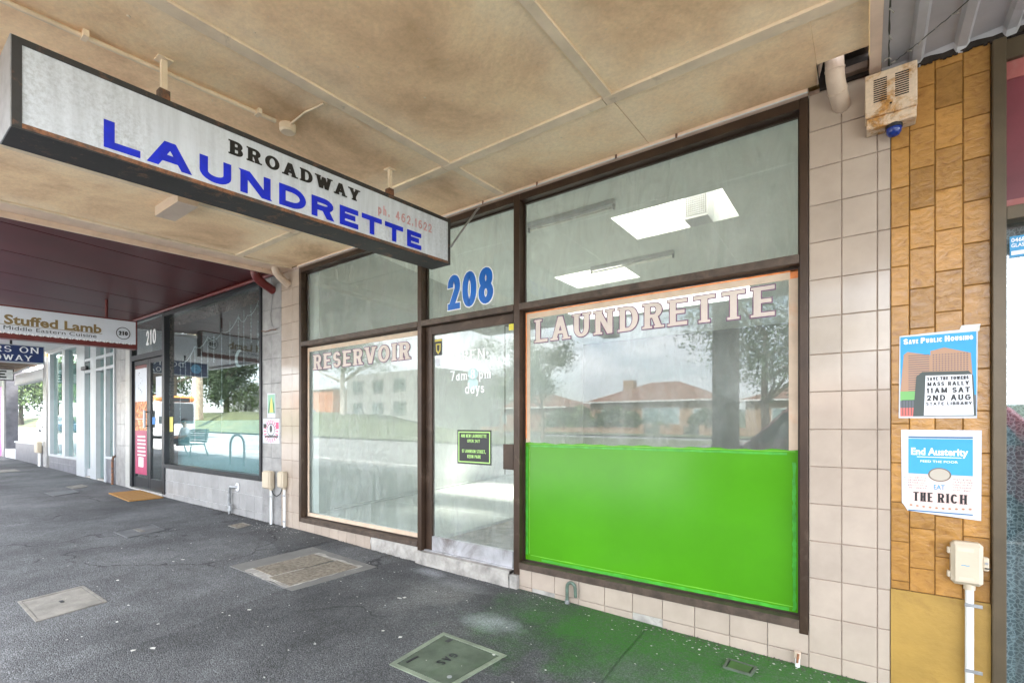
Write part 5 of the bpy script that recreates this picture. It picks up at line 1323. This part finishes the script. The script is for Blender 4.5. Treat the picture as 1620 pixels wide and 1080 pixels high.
t, z_ = cover('pit_cover', 'dark pit cover on the street side of a close pair', [(-11.2,-1.07),(-10.55,-1.07),(-10.82,-.69),(-11.3,-.68)], mt['cover_dark'], mt['cover_dark'], .02)
t, z_ = cover('pit_cover', 'farthest pale pit cover, in front of the plain grey wall', [(-16.6,-.95),(-15.9,-.95),(-16.1,-.6),(-16.8,-.6)], mt['cover_conc'], mt['cover_conc'], .02)
# twin stone covers in a concrete surround
t = T('twin_pit_cover', 'worn double stone pit cover in a concrete surround before the left window', 'pit cover', (-3.95,-.7,gz(-3.95)))
zz = lambda x, y, d: (x, y, gz(x)+d+.003*(sin(x*2.3+y*1.7)+sin(x*.9-y*3.1)))
def slabp(name, mat, x0, x1, y0, y1, h, jit=.0, n=14):
    m = MB(); rnd = random.Random(name+str(x0)); edge = []
    for i in range(n): edge.append((x0+(x1-x0)*i/n, y0+rnd.uniform(-jit,jit)))
    for i in range(n): edge.append((x1+rnd.uniform(-jit,jit), y0+(y1-y0)*i/n))
    for i in range(n): edge.append((x1-(x1-x0)*i/n, y1+rnd.uniform(-jit,jit)))
    for i in range(n): edge.append((x0+rnd.uniform(-jit,jit), y1-(y1-y0)*i/n))
    k_ = len(edge); m.add([zz(x,y,h) for x, y in edge]+[zz(x,y,-.02) for x, y in edge], [tuple(range(k_))]+[(i,(i+1)%k_,(i+1)%k_+k_,i+k_) for i in range(k_)])
    return m.build(name, mat, t)
slabp('surround', M('smooth cement', (.17,.165,.155), .8, var=.15, bump=.4), -4.45, -3.46, -1.1, -.32, .006, .003)
slabp('mortar', mt['concrete'], -4.22, -3.56, -1.09, -.40, .0085, .012)
box('joint', mt['black'], t, -3.9, -3.865, -1.03, -.46, gz(-3.9), gz(-3.9)+.0085)
slabp('stone_lid', mt['rubble_cover'], -4.20, -3.895, -1.02, -.46, .014, .004)
slabp('stone_lid', mt['rubble_cover'], -3.87, -3.57, -1.06, -.44, .012, .004)
t, z_ = cover('gas_cover', 'green stained metal pit cover lettered GAS in the foreground', [(-2.04,-1.37),(-1.63,-1.36),(-1.60,-.92),(-2.08,-.92)], mt['cover_green'], M('greenish worn rim', (.2,.235,.17), .7, var=.3, bump=.4, dirt=.4), .028, .010)
m = MB(); word(m, 'GAS', 0, 0, .13, .055, lambda u, v, d: zz(-1.86+v, -1.08-u, .0085+d), .10, .08, .25, 0, .0008)
m.build('cast_lettering', mt['black'], t)
tube('lid_bolt', mt['galv'], t, [(-1.70,-1.27,gz(-1.7)+.004),(-1.70,-1.27,gz(-1.7)+.012)], .013, 12)
box('lifting_slot', mt['black'], t, -1.995,-1.965,-1.0,-.96,gz(-2)+.007,gz(-2)+.0105); box('lifting_slot', mt['black'], t, -1.99,-1.975,-1.3,-1.22,gz(-2)+.007,gz(-2)+.0105)
# small green stained valve lid near the pier
t, z_ = cover('valve_cover', 'tiny green stained valve lid near the foot of the pink pier', [(-.62,-.30),(-.48,-.30),(-.47,-.19),(-.62,-.18)], M('mossy green lid', (.05,.12,.025), .8, var=.3), mt['cover_green'], .012, .012)
# doormat
dm = T('doormat', 'brown coir doormat on the footpath at the restaurant door', 'doormat', (-9.6,-.3,gz(-9.6)))
m = MB(); pts = [(-10.2,-.46),(-9.03,-.52),(-9.05,-.06),(-10.2,-.03)]
m.add([zz(x,y,.004) for x, y in pts]+[zz(x,y,.02) for x, y in pts], [(3,2,1,0),(4,5,6,7),(0,1,5,4),(1,2,6,5),(2,3,7,6),(3,0,4,7)]); m.build('mat_pile', mt['coir'], dm)
m = MB(); rnd = random.Random(6)
for i in range(1500):
    x = rnd.uniform(-10.17,-9.06); y = rnd.uniform(-.48,-.07); a = rnd.uniform(-.012,.012); b = rnd.uniform(-.012,.012)
    p = zz(x,y,.02); m.add([(x-.003,y,p[2]),(x+.003,y,p[2]),(x+a,y+b,p[2]+.008)], [(0,1,2)])
m.build('mat_fibres', mt['coir'], dm, fix=False, kind='stuff')
# gum spots, paint flakes and grit
m = MB(); rnd = random.Random(11)
def fleck(x, y, r, h=.0015):
    k_ = rnd.randint(5,8); a0 = rnd.uniform(0,6); el = rnd.uniform(.4,1); V = []
    for i in range(k_):
        a = a0+2*pi*i/k_; rr = r*rnd.uniform(.55,1.25); V.append(zz(x+rr*cos(a), y+rr*el*sin(a), h+.006))
    m.add(V, [tuple(range(k_))])
for i in range(260): fleck(rnd.uniform(-7,.1), -abs(rnd.gauss(0,1.2))-.1, rnd.uniform(.003,.010))
for i in range(16): fleck(rnd.uniform(-5,-1.2), rnd.uniform(-2.2,-.6), rnd.uniform(.010,.022))
for i in range(90): fleck(-5.5+rnd.gauss(0,.28), -.06-abs(rnd.gauss(0,.13)), rnd.uniform(.003,.012))
for i in range(110): fleck(-.75+rnd.gauss(0,.5), -.04-abs(rnd.gauss(0,.09)), rnd.uniform(.002,.008))
for i in range(40): fleck(-1.9+rnd.gauss(0,.3), -.05-abs(rnd.gauss(0,.06)), rnd.uniform(.002,.007))
m.build('litter_flecks', M('pale gum and paint flakes', (.55,.54,.5), .8, var=.15), None, kind='stuff', fix=False)
m = MB()
for i in range(16): fleck(rnd.uniform(-6,-1), rnd.uniform(-2.4,-.4), rnd.uniform(.012,.03), .0005)
m.build('tar_spots', mt['black'], None, kind='stuff', fix=False)
m = MB()
for i in range(1300):
    x = rnd.uniform(-8,.45); y = -.002-abs(rnd.gauss(0,.035)); r = rnd.uniform(.002,.007); p = zz(x,y,.003)
    m.add([(x-r,y,p[2]),(x+r,y-r,p[2]),(x,y+r,p[2]),(x,y,p[2]+r)], [(0,1,3),(1,2,3),(2,0,3)])
m.build('edge_grit', M('edge grit', (.1,.09,.075), .95, var=.5, scale=60), None, kind='stuff', fix=False)
# ------------------------------------------------------------------ across the footpath and the street
def tree(lab, x, y, z, h, cr, col_, trunkc, n=2600, tr=.25, crown_h=.55, seed=1, leaf=.22, grp='trees across the street', name='street_tree', lean=0):
    t = T(name, lab, 'tree', (x,y,z), grp); rnd = random.Random(seed)
    tm = M('bark %d'%seed, trunkc, .9, var=.35, scale=4, bump=.6, bscale=20)
    top = h*(1-crown_h*.5)
    m = MB(); P = [(x+lean*h*(i/6)**1.5+rnd.uniform(-.04,.04)*h*.2, y, z+top*i/6) for i in range(7)]; m.tube(P, [tr*(1-.1*i) for i in range(7)], 9)
    ends = []
    for i in range(9):
        a = rnd.uniform(0,6.28); b = P[3+i%4]; e = (b[0]+cr*.75*cos(a), b[1]+cr*.75*sin(a), b[2]+h*rnd.uniform(.12,.35))
        mid = tuple((b[j]+e[j])/2+rnd.uniform(-.2,.2) for j in range(3)); m.tube([b,mid,e], [tr*.4,tr*.25,tr*.08], 6); ends.append(e)
    m.build('trunk', tm, t, smooth=True)
    lm = bpy.data.materials.get('leaves %s'%str(col_)) or M('leaves %s'%str(col_), col_, .7, var=.5, scale=1.6, bump=0)
    m = MB(); cl = [(x+lean*h+rnd.gauss(0,.38)*cr, y+rnd.gauss(0,.38)*cr, z+h*(1-crown_h)+h*crown_h*rnd.uniform(.1,.95)) for _ in range(16)]+ends
    for i in range(n):
        c = cl[rnd.randrange(len(cl))]; s_ = cr*.2; p = [c[0]+rnd.gauss(0,s_), c[1]+rnd.gauss(0,s_), c[2]+rnd.gauss(0,s_*.75)]
        u = [rnd.gauss(0,1) for _ in range(3)]; w_ = [rnd.gauss(0,1) for _ in range(3)]
        lu = math.sqrt(sum(q*q for q in u)); u = [q/lu*leaf for q in u]; lw_ = math.sqrt(sum(q*q for q in w_)); w_ = [q/lw_*leaf*.5 for q in w_]
        m.add([tuple(p[j]-u[j] for j in range(3)), tuple(p[j]+w_[j] for j in range(3)), tuple(p[j]+u[j] for j in range(3)), tuple(p[j]-w_[j] for j in range(3))], [(0,1,2,3)])
    m.build('crown', lm, t, fix=False)
    return t
G1, G2, G3 = (.05,.085,.03), (.075,.12,.035), (.11,.16,.035)
tree('pale trunked gum tree reflected in the restaurant window', -60, -20, 1.7, 20, 7, G1, (.5,.4,.3), 11000, .62, .55, 21, .2)
tree('dense dark tree right of the pale gum', -69, -27, 1.7, 8.5, 3.4, G1, (.1,.08,.06), 9000, .4, .75, 22, .22)
tree('bright green bushy tree reflected at the right of the restaurant window', -68, -29, 1.8, 4.6, 2.6, G3, (.1,.08,.06), 6000, .2, .9, 23, .13)
tree('tall spreading tree behind the bus', -78, -24, 1.5, 16, 8, G2, (.2,.16,.12), 8000, .5, .65, 24, .25)
tree('white trunked gum on the median reflected in the left laundrette window', -42, -26, 1.2, 12, 5, G2, (.55,.5,.45), 7000, .34, .6, 25, .16)
tree('small leaning street tree reflected beside the door', -22.3, -26, .1, 7.2, 2.6, G2, (.25,.2,.16), 6000, .13, .6, 26, .1, lean=.08)
tree('round topped street tree reflected at the left edge of the green window', -17.3, -24, .1, 6.4, 2.0, G1, (.2,.15,.12), 6000, .13, .6, 27, .1)
tree('leafy footpath tree reflected at the right of the green window', -2.2, -11.5, -.1, 5.6, 2.3, G1, (.14,.1,.08), 11000, .14, .62, 28, .055)
tree('round green tree far down the road beyond the cars', -95, -18, 1, 10, 5, G2, (.1,.08,.06), 6000, .3, .7, 29, .2)
tree('pale green tree beyond the white car, farthest down the road', -112, -9, 1, 9, 4.5, G3, (.1,.08,.06), 6000, .3, .7, 30, .2)
for i_, (tx_, ty_, th_) in enumerate(((-100,-27,13),(-118,-15,12),(-135,-23,15),(-155,-13,14),(-175,-20,16))):  # dark trees added down the road to dim the bright far window reflections
    tree(('added broad dark tree far down the road, nearest of the far row','added dark tree far down the road with a rounded crown','added tall dark tree far down the road','added dark tree at the bend of the road','added last tall tree at the end of the road')[i_], tx_, ty_, 1, th_, 7, G1, (.1,.08,.06), 5000, .4, .8, 40+i_, .4)
def bush(lab, x, y, z, rx, rz, c, seed, n=1500):
    t = T('garden_bush', lab, 'bush', (x,y,z), 'garden bushes behind the brick fence'); rnd = random.Random(seed)
    m = MB()
    for i in range(n):
        a = rnd.uniform(0,6.28); ph = math.acos(rnd.uniform(-.2,1)); r = rnd.uniform(.75,1.08); p = (x+rx*r*sin(ph)*cos(a), y+rx*r*sin(ph)*sin(a), z+rz*r*max(0,cos(ph))); l = .16
        u = [rnd.gauss(0,l) for _ in range(3)]; w_ = [rnd.gauss(0,l*.5) for _ in range(3)]
        m.add([tuple(p[j]-u[j] for j in range(3)), tuple(p[j]+w_[j] for j in range(3)), tuple(p[j]+u[j] for j in range(3)), tuple(p[j]-w_[j] for j in range(3))], [(0,1,2,3)])
    lm = bpy.data.materials.get('leaves %s'%str(c)) or M('leaves %s'%str(c), c, .7, var=.5, scale=1.6, bump=0)
    m.build('foliage', lm, t, fix=False); tube('stem', mt['timber'], t, [(x,y,z-.1),(x,y,z+rz*.8)], .08)
bush('large grey green shrub left of the garden conifer', -30.5, -49, .1, 2.6, 2.7, G1, 31); bush('upright light green conifer in the front garden', -27.5, -48.5, .1, 1.5, 3.2, G3, 32)
bush('wide rounded hedge in front of the brick house', -23, -49, .1, 3.2, 2.9, G1, 33, 2200); bush('low clipped shrub by the house gate', -17.5, -47.5, .1, 1.0, 1.2, G2, 34)
bush('dark shrub at the corner of the brick house', -13.2, -49, .1, 2.0, 2.6, G1, 35)
# houses
brick = M('cream orange brick', (.3,.2,.13), .85, var=.3, scale=6, bump=.5, bscale=12)
rtile = M('terracotta roof tile', (.17,.085,.06), .75, var=.45, scale=2.8, bump=1, bscale=9)
def house(lab, x0, x1, y0, y1, ez, rz, wallm, roofm, chim=None, wins=(), z0=0):
    t = T('brick_house', lab, 'house', ((x0+x1)/2,y1,z0), 'houses across the street')
    box('wall', wallm, t, x0, x1, y0, y1, z0-.3, ez)
    e = .6; hy = (y1-y0)/2; cy_ = (y0+y1)/2
    m = MB(); v = [(x0-e,y0-e,ez),(x1+e,y0-e,ez),(x1+e,y1+e,ez),(x0-e,y1+e,ez),(x0+hy,cy_,rz),(x1-hy,cy_,rz)]
    m.add(v, [(3,2,1,0),(0,1,5,4),(1,2,5),(2,3,4,5),(3,0,4)]); r = m.build('roof', roofm, t)
    box('gutter', mt['white'], t, x0-e-.08, x1+e+.08, y1+e+.002, y1+e+.12, ez-.13, ez+.03)
    if chim: box('chimney', wallm, r, chim-.7, chim+.7, cy_+1, cy_+2.2, ez, rz+.25)
    for a, b, c, d in wins:
        w_ = box('window', mt['white'], t, a, b, y1+.002, y1+.06, c, d); box('pane', mt['glass_dark'], w_, a+.1, b-.1, y1+.061, y1+.08, c+.1, d-.1)
    return t
house('long low brick house with a red tiled hip roof and chimney', -29, -13.5, -66, -54, 4.0, 6.7, brick, rtile, -25.4, [(-22,-17.5,1.2,3.2),(-27.5,-25,1.4,3.0),(-16,-14.4,1.4,3)], .3)
house('brick house with red tiled roof to the right', -10.5, 4, -66, -54, 3.8, 6.2, brick, rtile, None, [(-8,-5,1.2,2.9)], .3)
house('house behind the small street trees', -50, -34, -68, -56, 3.6, 5.9, M('red brown brick', (.25,.12,.08), .85), rtile, None, [(-47,-44,1.2,2.9)], .3)
mdl = M('grey render', (.3,.31,.31), .8)
t = T('flat_roofed_block', 'grey two storey flat roofed block behind the white trunked gum', 'building', (-60,-40,1)); box('wall', mdl, t, -64, -45, -58, -42, 0, 8.5)
for i in range(4):
    for j in range(2):
        w_ = box('window', mt['galv'], t, -62.5+4.6*i, -59.9+4.6*i, -41.998, -41.9, 2.5+3.2*j, 4.4+3.2*j); box('pane', mt['glass_dark'], w_, -62.3+4.6*i, -60.1+4.6*i, -41.899, -41.88, 2.7+3.2*j, 4.2+3.2*j)
t = T('orange_block', 'orange rendered block beyond the trees', 'building', (-100,-45,1)); box('wall', M('orange render', (.5,.19,.08), .8), t, -84, -72, -60, -45, 0, 7)
box('door', M('blue door', (.1,.25,.5), .5), t, -80, -77, -44.998, -44.9, 0, 3.6); box('roof_edge', mt['white'], t, -84.3, -71.7, -60.3, -44.7, 7, 7.3)
# low brick fence with piers and iron gate
bf = T('brick_fence', 'low orange brick front fence with small piers and iron gates', 'fence', (-22,-45,.1))
for x0, x1 in ((-40,-18.6),(-16.4,-14.6),(-12.6,2)):
    box('fence_wall', brick, bf, x0, x1, -45.15, -44.9, -.1, .75); box('coping', M('fence coping', (.35,.2,.14), .8) if 'fence coping' not in bpy.data.materials else bpy.data.materials['fence coping'], bf, x0-.03, x1+.03, -45.2, -44.85, .75, .85)
for x0, x1 in ((-18.6,-16.4),(-14.6,-12.6)):
    m = MB()
    for i in range(9): x = x0+(x1-x0)*(i+.5)/9; m.box(x-.02,x+.02,-45.05,-45.0,.1,1.0)
    m.box(x0,x1,-45.05,-45.0,.95,1.02).box(x0,x1,-45.05,-45.0,.2,.26); m.build('iron_gate', mt['galv'], bf)
for x in (-18.6,-16.4,-14.6,-12.6): box('fence_pier', brick, bf, x-.25, x+.25, -45.3, -44.8, -.1, 1.15)
# power pole at the kerb and wires
pp = T('power_pole', 'stout timber power pole at the kerb, reflected as a dark band in the green window', 'power pole', (-1.62,-4.2,0))
tube('pole', mt['timber'], pp, [(-1.62,-4.2,-.1),(-1.62,-4.2,4.5),(-1.6,-4.2,9.5)], [.185,.17,.13], 18)
box('crossarm', mt['timber'], pp, -2.8, -.4, -4.42, -4.33, 8.9, 9.02); 
for x in (-2.7,-2.1,-1.1,-.5): tube('insulator', mt['white'], pp, [(x,-4.37,9.02),(x,-4.37,9.14)], .04, 8)
box('pole_plate', mt['galv'], pp, -1.7, -1.54, -4.02, -4.01, 1.7, 2.0)
for i, (y, z, lab) in enumerate(((-18.5,8.2,'upper overhead wire crossing the sky in the window reflection'),(-18.9,7.3,'lower overhead wire crossing the sky in the window reflection'))):
    m = MB(); m.tube([(-90+15*k_, y, z-.5*sin(pi*((k_*15) % 45)/45)) for k_ in range(9)], .018, 5); o = m.build('overhead_wire', mt['black'], None); tag(o, lab, 'wire', 'overhead wires along the road')
fp = T('slim_pole', 'slim far timber pole with crossarm beside the brick house', 'power pole', (-29.5,-40,0)); tube('pole', mt['timber'], fp, [(-29.5,-40,0),(-29.5,-40,7.2)], .14); box('crossarm', mt['timber'], fp, -30.5, -28.5, -40.05, -39.95, 6.5, 6.65)
# parking sign post
sp_ = T('sign_post', 'thin grey sign post at the kerb seen in the restaurant window', 'sign post', (-13.2,-3.9,.1)); tube('post', mt['galv'], sp_, [(-12.6,-3.6,0),(-12.6,-3.6,3.0)], .035); box('post_box', mt['timber'], sp_, -12.68, -12.52, -3.72, -3.64, 1.0, 1.35); box('sign_plate', mt['white'], sp_, -12.75, -12.45, -3.65, -3.64, 2.3, 2.8)
# bike hoop
hp = T('bike_hoop', 'steel bike hoop on the footpath by the bench', 'bike rack', (-14,-3.1,.17))
P = [(-14.35,-3.2,.1)]+[(-13.95-.4*cos(pi*i/10),-3.2,.72+.28*sin(pi*i/10)) for i in range(11)]+[(-13.55,-3.2,.1)]
tube('hoop', mt['galv'], hp, P, .03, 10)
# bench
bn = T('park_bench', 'slatted green steel bench facing the road', 'bench', (-16.2,-3.1,.18)); bm_ = M('green grey bench paint', (.09,.14,.12), .5)
z0 = .18
for i in range(6): box('seat_slat', bm_, bn, -17.1, -15.2, -3.5+.075*i, -3.44+.075*i, z0+.43, z0+.455, .004)
for i in range(6): box('back_slat', bm_, bn, -17.1, -15.2, -3.02+.012*i, -3.0+.012*i, z0+.5+.075*i, z0+.56+.075*i, .004)
for x in (-17.0,-15.3):
    tube('leg', bm_, bn, [(x,-3.5,z0),(x,-3.44,z0+.43),(x,-3.05,z0+.43),(x,-2.98,z0+.95)], .02); tube('leg', bm_, bn, [(x,-2.92,z0),(x,-3.05,z0+.43)], .02); tube('armrest', bm_, bn, [(x,-3.5,z0+.43),(x,-3.5,z0+.65),(x,-3.0,z0+.67)], .018)
# person seated on the bench, back to the shops
def skin_body(name, verts, edges, radii, mat, parent, root=0, sub=2):
    o0 = wloc(parent)
    me = bpy.data.meshes.new(name); me.from_pydata([tuple(v[j]-o0[j] for j in range(3)) for v in verts], edges, []); o = bpy.data.objects.new(name, me); COL.objects.link(o); o.parent = parent
    md = o.modifiers.new('skin','SKIN'); 
    for i, r in enumerate(radii):
        me.skin_vertices[0].data[i].radius = r if isinstance(r, tuple) else (r, r); me.skin_vertices[0].data[i].use_root = (i == root)
    md.use_smooth_shade = True
    sb_ = o.modifiers.new('sub','SUBSURF'); sb_.levels = sub; sb_.render_levels = sub
    me.materials.append(mat); return o
pe = T('person', 'person in a white shirt sitting on the slatted bench facing the road', 'person', (-16.6,-3.2,.61))
px, py, pz = -16.6, -3.22, .61
V = [(px,py,pz+.09),(px,py+.05,pz+.28),(px,py+.06,pz+.46),(px,py+.03,pz+.57),(px,py+.02,pz+.63),(px,py,pz+.72),(px,py-.01,pz+.80),
     (px-.17,py+.04,pz+.50),(px-.24,py-.02,pz+.26),(px-.14,py-.26,pz+.20),(px+.17,py+.04,pz+.50),(px+.25,py-.02,pz+.26),(px+.15,py-.26,pz+.20),
     (px-.1,py-.05,pz+.08),(px-.13,py-.44,pz+.08),(px-.13,py-.46,pz-.33),(px-.13,py-.58,pz-.39),(px+.1,py-.05,pz+.08),(px+.13,py-.44,pz+.08),(px+.13,py-.46,pz-.33),(px+.13,py-.58,pz-.39),
     (px-.1,py-.32,pz+.19),(px+.11,py-.32,pz+.19)]
E_ = [(0,1),(1,2),(2,3),(3,4),(4,5),(5,6),(2,7),(7,8),(8,9),(9,21),(2,10),(10,11),(11,12),(12,22),(0,13),(13,14),(14,15),(15,16),(0,17),(17,18),(18,19),(19,20)]
RD = [(.17,.13),(.17,.12),(.18,.11),.07,.055,(.085,.1),(.06,.07),.07,.05,.035,.07,.05,.035,.1,.075,.045,.04,.1,.075,.045,.04,.03,.03]
skin = M('skin tone', (.42,.24,.16), .55, var=.06)
body = skin_body('body', V, E_, RD, skin, pe)
shirt = M('white shirt cloth', (.78,.78,.79), .8, var=.05, scale=12, bump=.4, bscale=14)
sv = V[0:3]+[V[7],V[8],V[10],V[11]]; skin_body('shirt', sv, [(0,1),(1,2),(2,3),(3,4),(2,5),(5,6)], [(.2,.155),(.2,.145),(.205,.135),.09,.075,.09,.075], shirt, pe)
tr2 = M('dark trousers cloth', (.02,.025,.04), .8); ix = [0,13,14,15,17,18,19]; skin_body('trousers', [V[i] for i in ix], [(0,1),(1,2),(2,3),(0,4),(4,5),(5,6)], [(.185,.15),.12,.095,.065,.12,.095,.065], tr2, pe)
hair = M('dark hair', (.02,.014,.01), .6); MB().ball((px,py+.02,pz+.785),.098,.112,.105,16,12).build('hair', hair, pe, smooth=True)
for sx in (-1,1):
    MB().ball((px+sx*.095,py-.0,pz+.735),.014,.025,.035,8,6).build('ear', skin, pe, smooth=True); MB().ball((px+sx*.033,py-.098,pz+.745),.014,.01,.009,8,6).build('eye', mt['white'], pe, smooth=True)
    MB().ball((px+sx*.13,py-.53,pz-.405),.048,.13,.04,12,8).build('shoe', mt['black'], pe, smooth=True)
    for k_ in range(5):
        hx = px+sx*.105+(k_-2)*.015; tube('finger', skin, pe, [(hx,py-.33,pz+.2),(hx+(.0 if k_ else -.02*sx),py-.37,pz+.19),(hx,py-.40,pz+.17-.004*k_)], .0085, 6)
MB().ball((px,py-.11,pz+.71),.014,.022,.022,8,6).build('nose', skin, pe, smooth=True); MB().ball((px,py-.10,pz+.67),.026,.01,.007,8,6).build('mouth', M('lips', (.35,.12,.1), .5), pe, smooth=True)
bn.location.x -= 2.5; bn.location.y -= .8; bn.rotation_euler.z = pi; pe.location.x = -19.35; pe.location.y = -3.9; pe.rotation_euler.z = pi
# cars and bus
def wheel(p, x, y, z, r, w=.2):
    wl = tube('wheel', mt['black'], p, [(x,y-w/2,z),(x,y+w/2,z)], r, 22); tube('rim', mt['galv'], wl, [(x,y-w/2-.006,z),(x,y+w/2+.006,z)], r*.62, 16); return wl
def car(lab, x, y, z, paint, L_=4.6, Hh=1.68, Wd=1.82, grp='cars along the kerb', d=1, suv=True):
    """car standing along X, nose towards d"""
    t = T('parked_car', lab, 'car', (x,y,z), grp); h = Hh
    prof = [(-.5,.22),(-.5,.55),(-.485,.6),(-.30,.64),(-.17,.97),(-.08,1.0),(.24,1.0),(.36,.95),(.45,.66),(.5,.58),(.5,.25),(.44,.17),(-.44,.17)]
    if not suv: prof = [(-.5,.2),(-.5,.5),(-.48,.58),(-.24,.64),(-.08,.97),(.02,1.0),(.18,.99),(.36,.68),(.48,.64),(.5,.5),(.5,.25),(.44,.17),(-.44,.17)]
    def inset(zf): return 1.0 if zf < .62 else 1-(zf-.62)*.55
    n = len(prof); m = MB(); ww = Wd/2
    for s_ in (-1,-.92,.92,1):
        for (u,zf) in prof:
            k_ = 1 if abs(s_) < 1 else .965; cu = u*(1 if abs(s_) < 1 else .985); cz = zf if abs(s_) < 1 else .17+(zf-.17)*.97
            m.v.append((x-d*cu*L_, y+s_*ww*inset(zf), z+h*cz))
    for s_ in range(3):
        for i in range(n): a = s_*n+i; b = s_*n+(i+1)%n; m.f.append((a,b,b+n,a+n))
    m.f.append(tuple(range(n))[::-1]); m.f.append(tuple(3*n+i for i in range(n)))
    b = m.build('body', paint, t, smooth=True)
    dk = bpy.data.materials.get('car glass') or M('car glass', (.03,.035,.04), .06, var=.1, bump=0)
    for s_ in (-1,1):
        for (u0,u1,z0_,z1_) in ((-.26,-.03,.66,.93),(-.01,.2,.66,.94),(.22,.38,.68,.91)):
            q = [(u0+(.08 if u0 < -.2 else 0),z1_),(u1-(.05 if u1 > .3 else 0),z1_),(u1,z0_),(u0,z0_)]
            m = MB(); m.add([(x-d*u*L_, y+s_*(ww*inset(zf)*1.0+.004), z+h*zf) for u, zf in q], [(0,1,2,3)]); m.build('side_window', dk, t)
        MB().box(x-d*(-.18*L_)-.08,x-d*(-.18*L_)+.08, y+s_*(ww+.02), y+s_*(ww+.18), z+h*.62, z+h*.70,.02).build('mirror', paint, t)
        MB().ball((x-d*-.485*L_, y+s_*ww*.72, z+h*.47),.07,.2,.08,10,6).build('headlight', mt['white'], t, smooth=True)
        MB().ball((x-d*.49*L_, y+s_*ww*.78, z+h*.5),.06,.14,.12,10,6).build('taillight', mt['maroon_trim'], t, smooth=True)
        for u in (-.32,.31): wheel(t, x-d*u*L_, y+s_*(ww-.08), z+.33, .33)
    a, b2 = prof[3], prof[4]
    m = MB(); m.add([(x-d*(a[0]+.012)*L_+d*.012, y-ww*.86, z+h*(a[1]+.015)),(x-d*(a[0]+.012)*L_+d*.012, y+ww*.86, z+h*(a[1]+.015)),(x-d*(b2[0]-.005)*L_+d*.012, y+ww*.74, z+h*(b2[1]-.01)),(x-d*(b2[0]-.005)*L_+d*.012, y-ww*.74, z+h*(b2[1]-.01))],[(0,1,2,3)]); m.build('windscreen', dk, t)
    box('grille', mt['black'], t, x+d*.5*L_-.01, x+d*.5*L_+.015, y-ww*.5, y+ww*.5, z+h*.32, z+h*.46); box('number_plate', mt['white'], t, x+d*.5*L_+.015, x+d*.5*L_+.025, y-.19, y+.19, z+h*.24, z+h*.31)
    return t
red = M('dark red car paint', (.15,.014,.025), .18, var=.05, bump=0); wht = M('white car paint', (.7,.71,.72), .2, var=.03, bump=0); nav = M('dark blue car paint', (.02,.035,.06), .18, bump=0)
slv = M('silver car paint', (.4,.41,.42), .25, metal=.5, bump=0)
car('dark red four wheel drive parked at the kerb behind the camera', -.2, -6.1, -.14, red, 4.6, 1.75, 1.85, d=-1)
car('dark blue sedan coming along the road in the far window reflection', -60, -8.6, .35, nav, suv=False, Hh=1.5, d=1)
car('white hatchback behind the dark blue sedan', -66, -9.4, .38, wht, d=1)
car('white four wheel drive parked farther down the kerb', -82, -6.0, .5, wht, 4.8, 1.8, 1.9, d=1)
car('silver sedan parked in front of the white four wheel drive', -90, -6.0, .5, slv, suv=False, Hh=1.48, d=1)
bs = T('city_bus', 'white and orange city bus passing in the far lane', 'bus', (-44,-10,.2)); bw = wht; bo = M('orange bus paint', (.6,.2,.03), .3, bump=0)
bx0, bx1, by0, by1, bz = -50.0, -38.5, -11.6, -9.2, .1
box('body', bw, bs, bx0, bx1, by0, by1, bz+.35, bz+2.7, .15); box('roof', bo, bs, bx0+.05, bx1-.05, by0+.03, by1-.03, bz+2.7, bz+3.1, .12)
for i in range(7): box('side_window', mt['glass_dark'] if 0 else M('bus glass', (.03,.04,.045), .05, bump=0) if 'bus glass' not in bpy.data.materials else bpy.data.materials['bus glass'], bs, bx0+.4+1.5*i, bx0+1.8+1.5*i, by1+.001, by1+.02, bz+1.3, bz+2.5)
box('windscreen', bpy.data.materials['bus glass'], bs, bx1+.001, bx1+.03, by0+.15, by1-.15, bz+1.2, bz+2.6); box('destination_display', mt['black'], bs, bx1+.0, bx1+.03, by0+.4, by1-.4, bz+2.72, bz+2.98)
for x in (bx0+2.4, bx1-2.4):
    for y in (by0+.2, by1-.12): wheel(bs, x, y, bz+.48, .48, .3)
for y in (by0+.35, by1-.35): MB().ball((bx1,y,bz+.75),.05,.15,.1,8,6).build('headlight', mt['white_letter'], bs)
# hills on the horizon
m = MB(); n = 60
for i in range(n+1):
    x = -400+14*i; hh = 4+9*abs(sin(i*.23))*(.5+.5*sin(i*.07)); m.v += [(x,-330,-.5),(x,-345,hh*.8),(x,-380,hh)]
for i in range(n):
    for j in range(2): a = 3*i+j; m.f.append((a,a+3,a+4,a+1))
m.build('hills', M('distant wooded hills', (.07,.09,.07), .95, var=.3, scale=.1, bump=0), None, smooth=True, kind='structure')
